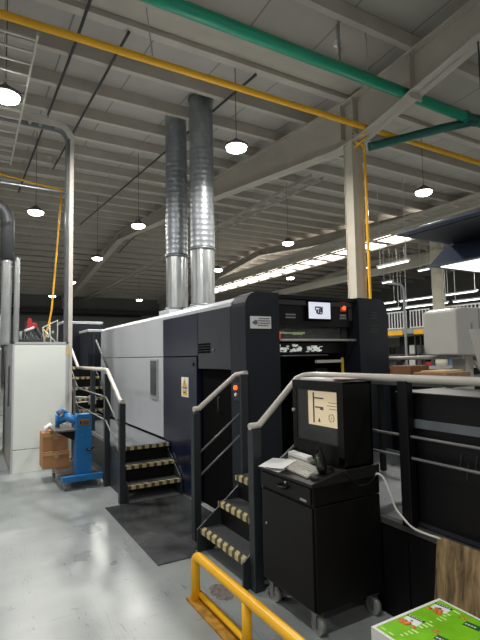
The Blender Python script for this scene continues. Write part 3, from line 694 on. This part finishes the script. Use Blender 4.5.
# printed carton stack
t = thing('carton_sheet_stack', 'stack of printed lime green carton sheets in the bottom right corner', 'sheet stack', (1.6, 1.1, 0))
SX0, SX1, SYA, SYB, SZ = 1.365, 1.765, .62, 1.395, .55
MB().box(SX0, SX1, SYA, SYB, .12, SZ-.002).build('sheet_pile', M['stack'], t)
MB().box(SX0, SX1, SYA, SYB, .0, .03).box(SX0, SX1, SYA, SYA+.1, .03, .12).box(SX0, SX1, SYB-.1, SYB, .03, .12).box(SX0, SX1, .95, 1.05, .03, .12).build('pallet', M['wood'], t)
top = MB().box(SX0, SX1, SYA, SYB, SZ-.002, SZ).build('top_sheet', M['paper'], t)
pr = MB().box(SX0+.012, SX1-.012, SYA, SYB-.014, SZ, SZ+.001).build('lime_print', M['lime'], top)
def food(cx, cy):
    # one pack face: white tag, dark green heading, heap of orange food
    z = SZ+.001
    MB().prism([(cx-.018, cy+.032), (cx+.028, cy+.036), (cx+.036, cy-.028), (cx-.010, cy-.034)], 2, z, z+.0005).build('white_tag', M['paper'], top)
    MB().prism([(cx+.020, cy+.040), (cx+.034, cy+.041), (cx+.046, cy-.030), (cx+.032, cy-.032)], 2, z+.0005, z+.001).build('heading_band', M['dkg'], top)
    mb = MB()
    for k in range(6): mb.box(cx+.028+k*.0015, cx+.033+k*.0015, cy+.030-k*.010, cy+.036-k*.010, z+.001, z+.0012)
    mb.build('heading_lettering', M['paper'], top)
    mb = MB()
    for k in range(9):
        a = cx-.022+random.uniform(-.010, .016); b = cy+random.uniform(-.030, .040)
        mb.lathe((a, b, z+.0006+k*.0001), [(.009+random.uniform(0, .004), 0), (.005, .0006)], 10)
    mb.build('food_picture', M['orange'], top)
    MB().lathe((cx+.006, cy+.002, z+.0012), [(.005, 0), (.004, .0003)], 10).build('small_motif', M['dkg'], top)
for row, cy in enumerate((1.335, 1.075, .815)):
    for cx in (1.52, 1.69): food(cx, cy)
for cy in (1.215, .955, .70):
    for cx in (1.50, 1.67):
        z = SZ+.001
        MB().prism([(cx+.0, cy+.005), (cx+.035, cy+.01), (cx+.045, cy-.05), (cx+.010, cy-.056)], 2, z, z+.0005).build('green_block', M['dkg'], top)
        mb = MB()
        for k in range(4): mb.box(cx+.012+k*.002, cx+.02+k*.002, cy-.004-k*.011, cy+.003-k*.011, z+.0005, z+.0008)
        mb.build('block_lettering', M['paper'], top)
        mb = MB()
        for k in range(5): mb.lathe((cx+.045+random.uniform(-.012, .012), cy+.03+random.uniform(-.014, .014), z+k*.0001), [(.006, 0), (.003, .0006)], 8)
        mb.build('orange_motif', M['orange'], top)
mb = MB()
for k in range(0, 34, 1):
    a, b = SX0+.03+.0205*(k % 17), 1.28 if k < 17 else 1.02
    if (k*7) % 5: mb.box(a, a+.008, b+.006*((k*3) % 4)-.01, b+.02, SZ+.001, SZ+.0014)
for b in (1.36, 1.32, 1.24, 1.2, 1.1): mb.box(SX0+.025, SX0+.032, b-.012, b+.012, SZ+.001, SZ+.0014)
mb.build('small_white_lettering', mat('pale_green_print', (205, 238, 150), .5), top)

# ------------------------------------------------------------------ left white cabinet and trunk
t = thing('white_cabinet', 'tall white sheet-metal cabinet at the left edge below the silver ducts', 'cabinet', (.9, 8.2, 0))
MB().box(.55, 1.26, 7.42, 9.6, .04, 1.84).build('cabinet_body', M['greyp'], t, .004)
MB().box(.55, 1.255, 7.40, 7.42, .33, 1.82).build('upper_front_panel', M['whitep'], t, .004)
MB().box(.55, 1.255, 7.40, 7.42, .0, .322).build('lower_front_panel', M['whitep'], t, .004)
mb = MB().box(.53, .555, 7.395, 7.425, 0, 1.85).box(1.255, 1.285, 7.395, 7.425, 0, 1.85).box(.53, 1.285, 7.395, 7.425, 1.82, 1.85)
mb.build('corner_frame', M['silver'], t)
p = MB().box(.535, .55, 7.45, 9.28, .02, 1.83).build('side_door', M['greyp'], t)
MB().box(.52, .535, 7.9, 8.1, .9, 1.5).build('side_vent', M['dim'], p)
MB().box(1.262, 1.29, 7.39, 7.40, 1.66, 1.76).build('yellow_sticker', M['yl'], t)
t = thing('cable_riser', 'white vertical cable trunk rising beside the cabinet and bending left near the roof', 'cable trunk', (1.3, 7.5, 0))
MB().box(1.287, 1.345, 7.42, 7.54, 0, 5.02).build('trunk_riser', M['rail'], t)
MB().box(1.245, 1.28, 7.45, 7.6, 1.851, 5.02).build('dark_trunk_flank', M['galvd'], t)
cpts = [(1.345-.25*(1-math.cos(a)), 5.02+.25*math.sin(a)) for a in [PI/2*i/8 for i in range(9)]]
outer = cpts+[(-.4, 5.27)]
inner = [(-.4, 5.17)]+[(1.345-.25+.15*math.cos(a), 5.02+.15*math.sin(a)) for a in [PI/2-PI/2*i/8 for i in range(9)]]
MB().prism(outer+inner, 1, 7.42, 7.435).build('bend_side', M['rail'], t)
MB().prism(outer+inner, 1, 7.6, 7.615).build('bend_side', M['greyp'], t)
mb = MB()
for i in range(9):
    a = PI/2*i/8; x = 1.095+.2*math.cos(a); z = 5.02+.2*math.sin(a); MB().box(x-.02, x+.02, 7.435, 7.6, z-.015, z+.015).build('rung', M['greyp'], t)
mb.bm.free()
for i in range(8): MB().box(.85-i*.15, .89-i*.15, 7.435, 7.6, 5.2, 5.23).build('rung', M['greyp'], t)
MB().box(.55, .95, 7.40, 7.64, 5.275, 5.30).build('cover_plate', M['rail'], t)
MB().tube([(-.8, 7.58, 4.22), (1.2, 7.58, 4.20), (1.29, 7.58, 4.2)], .02, 8).build('side_bar', M['galvd'], t)
tag(MB().tube([(-.8, 9.5, 5.18), (1.52, 9.5, 4.9)], .02, 8).build('thin_yellow_pipe', M['yellow']), 'thin yellow pipe reaching the cable trunk from the left edge', 'pipe')
tag(MB().tube([(1.50, 9.5, 4.9), (1.47, 9.5, 4.5), (1.40, 9.5, 3.4), (1.34, 9.5, 2.55), (1.3, 9.5, 2.3), (1.2, 9.5, 1.845)], .018, 8).build('yellow_hose', M['yellow']), 'thin yellow hose hanging down left of the cable trunk', 'hose')
# silver ducts at the left
def leftduct(x, y, r, z0, z1, zt, label, bendx=None):
    t = thing('exhaust_duct', label, 'duct', (x, y, z0))
    prof = []; z = 0
    while z < z1-z0-.05: prof += [(r, z), (r+.006, z+.03)]; z += .06
    prof.append((r, z1-z0))
    MB().lathe((x, y, z0), prof, 20).build('silver_sleeve', M['galv'], t)
    if zt:
        pts = [(x, y, z1), (x, y, zt-.3)]+[(x-.25*(1-math.cos(a)), y, zt-.3+.25*math.sin(a)) for a in (PI/8, PI/4, 3*PI/8, PI/2)]+[(x-1.5, y, zt-.05)]
        MB().tube(pts, r+.03, 18).build('dark_upper_duct', mat('dark_duct', (78, 80, 82), .5, metal=.4), t)
leftduct(.50, 8.5, .075, 1.841, 3.25, 4.2, 'wider silver duct with dark elbow at the left edge above the cabinet')
leftduct(.655, 8.5, .04, 1.841, 3.3, 0, 'narrow silver duct right beside the wider one above the white cabinet')
# machinery on top of / behind the cabinet
t = thing('robot_unit', 'dark machine arm with a raised red lever on top of the white cabinet', 'machine', (.95, 8.8, 1.84))
MB().box(.72, 1.18, 8.7, 9.2, 1.841, 1.93).build('unit_base', M['dim'], t)
MB().tube([(.78, 8.8, 1.93), (.84, 8.8, 2.12), (.96, 8.8, 2.2), (1.0, 8.8, 2.1), (1.1, 8.8, 1.93)], .035, 12).build('unit_arm', M['dim'], t)
MB().prism([(.83, 2.12), (.86, 2.3), (.90, 2.31), (.93, 2.2), (.99, 2.23), (1.0, 2.15), (.9, 2.11)], 1, 8.72, 8.76).build('red_lever', M['red'], t)
MB().tube([(.8, 8.7, 2.08), (.95, 8.7, 2.15)], .022, 10).build('white_cylinder', M['paper'], t)
mb = MB()
for k in range(5):
    x = .70+k*.09; mb.tube([(x, 8.68, 1.93), (x+.02, 8.68, 2.0+.03*(k % 3)), (x+.07, 8.68, 1.93)], .008, 6)
mb.build('hose_loop', M['greyp'], t)
MB().tube([(.72, 8.75, 1.93), (.72, 8.75, 2.08)], .05, 12).build('pump_head', M['greyp'], t)
t = thing('pipe_stand', 'small pale tubular frame on the cabinet next to the cable trunk', 'frame', (1.12, 8.0, 1.84))
MB().tube([(1.03, 8.0, 1.842), (1.0, 8.0, 2.1), (1.22, 8.0, 2.22), (1.22, 8.0, 1.842)], .012, 8).tube([(1.0, 8.0, 2.08), (1.2, 8.0, 1.86)], .01, 8).tube([(1.1, 8.0, 2.16), (1.12, 8.0, 1.842)], .01, 8).build('frame_tubes', M['rail'], t)
MB().tube([(1.08, 7.98, 1.97), (1.08, 8.02, 1.97)], .03, 12).tube([(1.15, 7.98, 2.03), (1.15, 8.02, 2.03)], .022, 12).build('gauge', M['greyp'], t)
t = thing('tank_cabinet', 'grey unit at the very left edge behind the white cabinet', 'cabinet', (0, 9.3, 0))
MB().box(-.55, .47, 8.9, 9.9, .9, 1.8).build('upper_body', M['nosew'], t, .02)
MB().box(-.55, .45, 8.9, 9.9, .1, .9).build('lower_body', M['dim'], t, .02)
MB().box(-.55, .46, 8.88, 9.9, 0, .1).build('kick_plate', M['yl'], t)
MB().lathe((.28, 9.3, 1.8), [(.2, 0), (.2, .55), (.1, .72), (.03, .75)], 20).build('white_tank', M['nosew'], t)

_before = set(bpy.data.objects)
# ------------------------------------------------------------------ blue trolley and cardboard boxes
t = thing('blue_trolley', 'blue lift trolley with dark shelves on casters in front of the white cabinet', 'trolley', (1.2, 6.3, 0))
MB().box(.96, 1.44, 6.08, 6.16, .10, .17).box(.96, 1.02, 6.16, 6.95, .11, .16).box(1.36, 1.42, 6.16, 6.9, .11, .16).build('base_frame', M['blue'], t, .005)
MB().box(.93, 1.40, 6.17, 6.95, .165, .18).build('lower_shelf', mat('shelf_steel', (96, 90, 86), .4, noise=.3, scale=8), t)
c = MB().box(1.125, 1.315, 6.14, 6.17, .15, .86).box(1.125, 1.145, 6.17, 6.3, .15, .84).box(1.295, 1.315, 6.17, 6.3, .15, .84).build('mast', M['blue'], t, .004)
MB().prism([(1.125, .86), (1.315, .86), (1.30, .90), (1.14, .90)], 1, 6.14, 6.3).build('mast_cap', M['blue'], c)
p = MB().box(1.155, 1.285, 6.13, 6.14, .77, .835).build('rating_plate', mat('gold_plate', (150, 104, 30), .4), c); 
mb = MB()
for k in range(3): mb.box(1.20, 1.275, 6.126, 6.13, .782+k*.016, .789+k*.016)
mb.box(1.163, 1.19, 6.126, 6.13, .78, .825).build('plate_lettering', M['ink'], p)
MB().tube([(1.25, 6.14, .47), (1.25, 6.09, .47), (1.28, 6.08, .46), (1.33, 6.08, .50)], .012, 8).build('crank_handle', M['black'], c)
mb = MB()
for (x, z) in ((1.15, .2), (1.29, .2), (1.15, .73), (1.29, .73), (1.2, .65), (1.22, .33)): mb.tube([(x, 6.132, z), (x, 6.14, z)], .007, 8)
mb.build('bolt_set', M['caster'], c)
MB().box(.88, 1.12, 6.16, 6.75, .70, .72).build('upper_shelf', mat('shelf_top_steel', (104, 98, 94), .4, noise=.3, scale=8), t)
MB().prism([(.90, .70), (1.12, .70), (1.12, .58), (1.10, .58)], 1, 6.22, 6.24).build('shelf_gusset', M['black'], t)
MB().tube([(.99, 6.5, .80), (1.06, 6.38, .86), (1.15, 6.24, .80)], [.05, .055, .045], 14).build('winch_drum', M['blue'], t)
MB().tube([(.95, 6.42, .90), (1.0, 6.4, .94), (1.05, 6.4, .89)], .035, 12).tube([(.96, 6.5, .72), (.96, 6.48, .88)], .03, 12).build('winch_gear', M['blue'], t)
MB().tube([(.98, 6.34, .92), (.98, 6.38, .92)], .028, 14).build('winch_wheel', M['greyp'], t)
MB().tube([(1.16, 6.33, .40), (1.2, 6.3, .60)], .05, 12).tube([(1.30, 6.5, .35), (1.15, 6.5, .25)], .06, 12).build('hydraulic_body', M['galvd'], t)
for (x, y) in ((1.0, 6.13), (1.40, 6.13), (.98, 6.88), (1.38, 6.85)):
    c = MB().box(x-.022, x+.022, y-.022, y+.022, .082, .11).box(x-.02, x-.016, y-.015, y+.015, .03, .09).box(x+.016, x+.02, y-.015, y+.015, .03, .09).build('caster_fork', M['caster'], t)
    MB().tube([(x-.012, y, .035), (x+.012, y, .035)], .035, 16).build('caster_wheel', M['castw'], c)
def carton(x0, x1, y0, y1, z0, z1, lab, open_top=False):
    t = thing('cardboard_box', lab, 'box', ((x0+x1)/2, (y0+y1)/2, z0))
    MB().box(x0, x1, y0, y1, z0, z1).build('carton', M['card'], t, .006)
    MB().box((x0+x1)/2-.025, (x0+x1)/2+.025, y0-.002, y0, z1-.09, z1).box(x0, x1, y0-.003, y0-.001, z1-.05, z1-.02).build('tape_strip', M['tape'], t)
    return t
carton(.80, 1.13, 6.60, 6.92, .182, .40, 'lower brown cardboard box standing on the trolley shelf by the cabinet')
carton(.80, 1.11, 6.62, 6.92, .402, .64, 'upper brown cardboard box stacked on the other beside the trolley')
bm = MB()
bm.tube([(.84, 6.70, .641), (.85, 6.72, .69), (.90, 6.74, .72), (.95, 6.76, .66), (.98, 6.76, .641)], [.02, .04, .035, .03, .01], 9)
tag(bm.build('plastic_bag', M['paper']), 'crumpled white plastic bag on the upper cardboard box', 'bag')

for o in set(bpy.data.objects)-_before:          # set the trolley group in its place
    if o.parent is None: o.location.x += .045

# grey control handle at the back steps (small valve stand)
t = thing('bar_gate', 'small pale bar gate with a grey box between trolley and back steps', 'gate', (1.5, 7.4, .8))
MB().tube([(1.40, 7.5, 1.02), (1.62, 7.45, 1.0)], .012, 8).tube([(1.40, 7.5, .93), (1.62, 7.45, .94)], .01, 8).build('gate_bar', M['rail'], t)
MB().box(1.60, 1.70, 7.40, 7.47, .90, 1.03).build('latch_box', M['greyp'], t)
MB().box(1.38, 1.41, 7.48, 7.52, .0, 1.3).build('gate_post', M['thin'], t)

# ------------------------------------------------------------------ right background
t = thing('paper_feeder_table', 'dark table carrying brown boards behind the right handrail', 'table', (3.5, 2.6, .58))
MB().box(3.1, 3.9, 2.3, 3.05, 1.33, 1.36).build('table_top', M['dim'], t)
for (x, y) in ((3.13, 2.33), (3.82, 2.33), (3.13, 2.98), (3.82, 2.98)): MB().box(x, x+.04, y, y+.04, .581, 1.33).build('leg', M['black'], t)
rot_box('brown_board_pile', M['brownp'], 3.42, 2.90, 1.361, .26, .22, .125, .05, 'pile of brown boards on the table behind the handrail', 'boards', .004)
rot_box('beige_sheet', M['beigep'], 3.52, 2.64, 1.435, .36, .2, .010, .2, 'single beige sheet poking out in front of the brown pile', 'sheet', .001)
rot_box('tan_sheet_pile', mat('tan_board', (160, 126, 96), .7, noise=.2, scale=20), 3.46, 2.6, 1.361, .36, .3, .073, .1, 'low pile of tan sheets beneath the beige sheet', 'sheets', .003)
tag(MB().tube([(4.2, 4.5, 1.53), (4.2, 2.9, 1.55)], .022, 8).build('horizontal_bar', M['rail']), 'thin pale horizontal bar beyond the brown boards', 'bar')
t = thing('viewing_console', 'large pale grey console box on a stand beyond the right handrail', 'machine', (4.5, 3.05, 0))
MB().prism([(4.0, 1.57), (5.6, 1.52), (5.6, 2.06), (4.1, 2.03), (4.0, 2.0)], 1, 2.82, 3.2).build('console_body', M['nosew'], t, .015)
mb = MB().box(4.35, 4.36, 2.815, 2.82, 1.56, 2.02)
mb.box(4.22, 4.24, 2.812, 2.82, 1.68, 1.88).build('console_seam', M['greyp'], t)
mb = MB()
for k in range(6): mb.box(4.27+k*.025, 4.285+k*.025, 2.813, 2.82, 1.60, 1.62)
mb.build('console_marking', M['ink'], t)
MB().box(4.3, 4.42, 2.95, 3.1, .0, 1.56).build('stand_post', M['rail'], t)
MB().tube([(4.36, 2.9, 1.5), (4.9, 2.9, 1.1)], .02, 8).build('stand_brace', M['rail'], t)
t = thing('ladder_frame', 'pale slanted upright frame standing in front of the console at right edge', 'frame', (4.0, 2.4, 0))
MB().prism([(4.14, .0), (4.26, .0), (3.62, 1.78), (3.50, 1.78)], 1, 2.30, 2.36).build('upright', M['nosew'], t)
MB().tube([(3.62, 2.29, 1.6), (3.7, 2.29, 1.85), (3.9, 2.32, 1.95)], .008, 8).build('black_lead', M['blackc'], t)
t = thing('dark_machine_block', 'low dark machine block beneath the console beyond the handrail', 'machine', (4.8, 3.2, 0))
MB().box(4.3, 7.0, 3.3, 4.2, 0, 1.42).build('block_body', M['black'], t, .01)
MB().box(4.3, 7.0, 3.28, 3.3, 1.30, 1.34).build('block_strip', M['greyp'], t)
# lamp hoods
t = thing('lamp_hood', 'upper dark blue lamp hood hanging at the right edge', 'lamp hood', (5.3, 3, 2.9))
MB().prism([(4.1, 2.9), (7, 2.9), (7, 3.2), (4.55, 3.08), (4.1, 2.93)], 1, 2.2, 3.58).build('hood_shell', M['hood'], t, .01)
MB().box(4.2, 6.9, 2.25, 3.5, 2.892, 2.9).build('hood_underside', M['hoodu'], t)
MB().tube([(5.2, 2.9, 3.1), (5.2, 2.9, roof(2.9)+.11)], .012, 8).build('hanging_rod', M['dim'], t)
t = thing('lamp_hood', 'lower lamp hood with a glowing white underside at the right edge', 'lamp hood', (5.6, 3.2, 2.6))
MB().prism([(4.66, 2.6), (7.2, 2.6), (7.2, 2.88), (5.0, 2.88)], 1, 2.7, 3.62).build('hood_shell', M['hood'], t, .01)
MB().box(4.76, 7.1, 2.75, 3.52, 2.59, 2.6).build('light_panel', M['hoodl'], t)
MB().tube([(5.9, 3.605, 2.86), (5.9, 3.605, roof(3.6)+.11)], .012, 8).build('hanging_rod', M['dim'], t)

# mezzanine with white railing, racks, tube lights
t = thing('mezzanine', 'grey mezzanine deck with yellow edge beam in the right background', 'mezzanine', (16, 11, 0))
MB().box(14, 18, 7, 15.5, 2.3, 2.5).build('deck', M['greyp'], t)
MB().box(13.98, 14.05, 12.1, 13.0, 2.26, 2.44).box(13.98, 14.05, 10.95, 11.6, 2.26, 2.44).build('yellow_beam', M['yellow'], t)
for y in (7.3, 10.9, 13.4, 15.4): MB().box(14.05, 14.2, y-.07, y+.07, 0, 2.3).build('support_post', M['dim'], t)
def fence(y0, y1, lab):
    t = thing('white_fence', lab, 'fence', (14, (y0+y1)/2, 2.5), 'white railings along the mezzanine')
    MB().box(13.98, 14.02, y0, y1, 3.1, 3.15).build('top_rail', M['paper'], t)
    MB().box(13.98, 14.02, y0, y1, 2.5, 2.54).build('bottom_rail', M['paper'], t)
    y = y0
    while y < y1: MB().box(13.99, 14.01, y, y+.035, 2.54, 3.1).build('baluster', M['paper'], t); y += .135
fence(11.9, 13.1, 'white barred railing on the mezzanine, left section next to the press')
fence(10.9, 11.75, 'white barred railing on the mezzanine, middle section beside the thin grey post')
fence(8.6, 10.3, 'white barred railing on the mezzanine, right section above the console box')
t = thing('round_column', 'round pale column standing behind the console box', 'column', (13.6, 10.2, 0))
mb = MB(); prof = []
z = 0
while z < 5.2: prof += [(.19, z), (.19, z+.38), (.2, z+.39), (.2, z+.41)]; z += .42
mb.lathe((13.6, 10.2, 0), prof, 24).build('column_shaft', M['conc'], t)
tag(MB().tube([(13.5, 11.55, 0), (13.5, 11.55, 3.9), (13.5, 11.7, 4.1), (13.5, 12.3, 4.2)], .045, 10).build('lamp_post', M['greyp']), 'thin grey hooked post left of the round column', 'post')
def rack(y0, y1, lab, cols):
    t = thing('storage_rack', lab, 'rack', (14.6, (y0+y1)/2, 0))
    for y in (y0, y1-.05): MB().box(14.3, 14.36, y, y+.05, 0, 2.25).build('upright', M['dim'], t)
    for z in (.9, 1.5): MB().box(14.3, 15.2, y0, y1, z, z+.05).build('shelf', M['dim'], t)
    MB().box(15.18, 15.2, y0, y1, 0, 2.25).build('back_panel', M['black'], t)
    n = 0
    for z in (.95, 1.55):
        y = y0+.08
        while y < y1-.3:
            w = random.uniform(.2, .36); h = random.uniform(.25, .42)
            b = tag(MB().box(14.4, 14.9, y, min(y+w, y1-.06), z+.001, z+h).build('storage_bin', M[random.choice(cols)]), '', '')
            tag(b, ('lower' if z < 1 else 'upper')+' shelf storage bin, '+['leftmost', 'second', 'third', 'fourth', 'fifth', 'sixth', 'seventh', 'eighth'][::-1][min(n, 7)]+' on the '+lab.split(' in ')[0], 'bin', 'bins on the storage racks'); n += 1
            y += w+.03
        n = 0
rack(11.8, 13.3, 'left storage rack under the mezzanine in the right background', ['lblue', 'black', 'nosew', 'dim'])
rack(10.2, 11.6, 'right storage rack behind the console box in the right background', ['red', 'lblue', 'black', 'nosew'])
def tubelight(x, y0, y1, z, lab, zc=None):
    t = thing('tube_lamp', lab, 'tube lamp', (x, (y0+y1)/2, z), 'fluorescent tube lamps in the right background')
    MB().box(x-.06, x+.06, y0, y1, z, z+.05).build('lamp_housing', M['nosew'], t)
    MB().tube([(x, y0+.03, z-.015), (x, y1-.03, z-.015)], .025, 8).build('glowing_tube', M['tube'], t)
    zc = zc or roof((y0+y1)/2)+.1
    for y in (y0+.1, y1-.1): MB().box(x-.008, x+.008, y-.008, y+.008, z+.05, zc).build('hanging_rod', M['nosew'], t)
tubelight(10.5, 8.75, 9.9, 4.15, 'pale tube lamp hanging between the pale column and the lower hood')
tubelight(14.0, 10.8, 11.3, 4.55, 'short tube lamp hanging just left of the lower hood', 6.12)
tubelight(14.0, 12.5, 13.0, 4.35, 'short tube lamp hanging lower, near the yellow pipe of the column', 6.12)
tubelight(16.0, 15.6, 16.4, 5.6, 'small tube lamp hanging beside the column just below the skylights', 6.9)
for i, (y0, y1) in enumerate(((17.6, 15.0), (14.8, 12.6), (12.4, 11.0))):
    tubelight(17.0, y1, y0, 3.95, ['leftmost', 'middle', 'right-hand'][i]+' long glowing tube lamp above the mezzanine railing', 6.3)
for i, (y0, y1) in enumerate(((15.4, 13.2), (13.0, 11.0), (10.8, 9.2))):
    tubelight(15.2, y1, y0, 3.42, ['leftmost', 'middle', 'rightmost'][i]+' low glowing tube lamp right behind the mezzanine railing', 5.9)
# hanging white sensor rod and cable
t = thing('ceiling_sensor', 'white sensor on a pole hanging from the roof above the green pipe', 'sensor', (4.55, 4.92, 6.1))
MB().tube([(4.6, 4.95, roof(4.95)+.11), (4.6, 4.95, 6.2)], .018, 10).build('pole', M['rail'], t)
MB().box(4.55, 4.66, 4.91, 4.98, 6.12, 6.2).build('mount_plate', M['paper'], t)
MB().tube([(4.58, 4.9, 6.12), (4.6, 4.9, 6.02)], .03, 12).tube([(4.55, 4.9, 6.0), (4.63, 4.9, 6.05)], .028, 12).build('sensor_head', M['rail'], t)
MB().tube([(4.6, 4.9, 6.02), (4.56, 4.85, 5.9), (4.6, 4.8, 5.77)], .006, 6).build('sensor_lead', M['rail'], t)
tag(MB().tube([(5.1, 4.86, roof(4.8)+.11), (5.1, 4.86, 5.76)], .006, 6).build('hanging_wire', M['rail']), 'thin wire hanging from the roof to the green pipe right of the sensor', 'wire')
# far pipes on the back wall
tag(MB().tube([(-4, YE+.7, 4.9), (12, YE+.7, 4.9)], .09, 8).build('wall_pipe', M['dim']), 'dark horizontal pipe along the far back wall', 'pipe')
for x, lab in ((5.0, 'pale panel on the far back wall left of the ducts'),):
    tag(MB().box(x-1.6, x+.8, YE+.84, YE+.9, 2.5, 4.4).build('wall_panel', M['greyp']), lab, 'panel')
trim(MB().box(-6, 30, YE+.5, YE+.8, 5.0, 5.34), M['dim'])

# ------------------------------------------------------------------ light, world, camera
w = bpy.data.worlds.new('World'); scene.world = w; w.use_nodes = True
w.node_tree.nodes['Background'].inputs[0].default_value = (.95, .93, .92, 1); w.node_tree.nodes['Background'].inputs[1].default_value = .34
cam = bpy.data.cameras.new('Camera'); co = bpy.data.objects.new('Camera', cam); C.objects.link(co); scene.camera = co
f, yaw, pitch, roll = 468.4, .5238, .0759, -.01777
F = Vector((math.sin(yaw)*math.cos(pitch), math.cos(yaw)*math.cos(pitch), math.sin(pitch)))
R0 = Vector((math.cos(yaw), -math.sin(yaw), 0)); U0 = R0.cross(F)
R = R0*math.cos(roll)+U0*math.sin(roll); U = -R0*math.sin(roll)+U0*math.cos(roll)
m = Matrix((R, U, -F)).transposed().to_4x4(); m.translation = (0, 0, 1.6); co.matrix_world = m
cam.sensor_fit = 'VERTICAL'; cam.sensor_height = 32; cam.lens = f/640*32; cam.clip_start = .05; cam.clip_end = 200
scene.view_settings.view_transform = 'Standard'
scene.view_settings.look = 'None'
scene.view_settings.exposure = .18
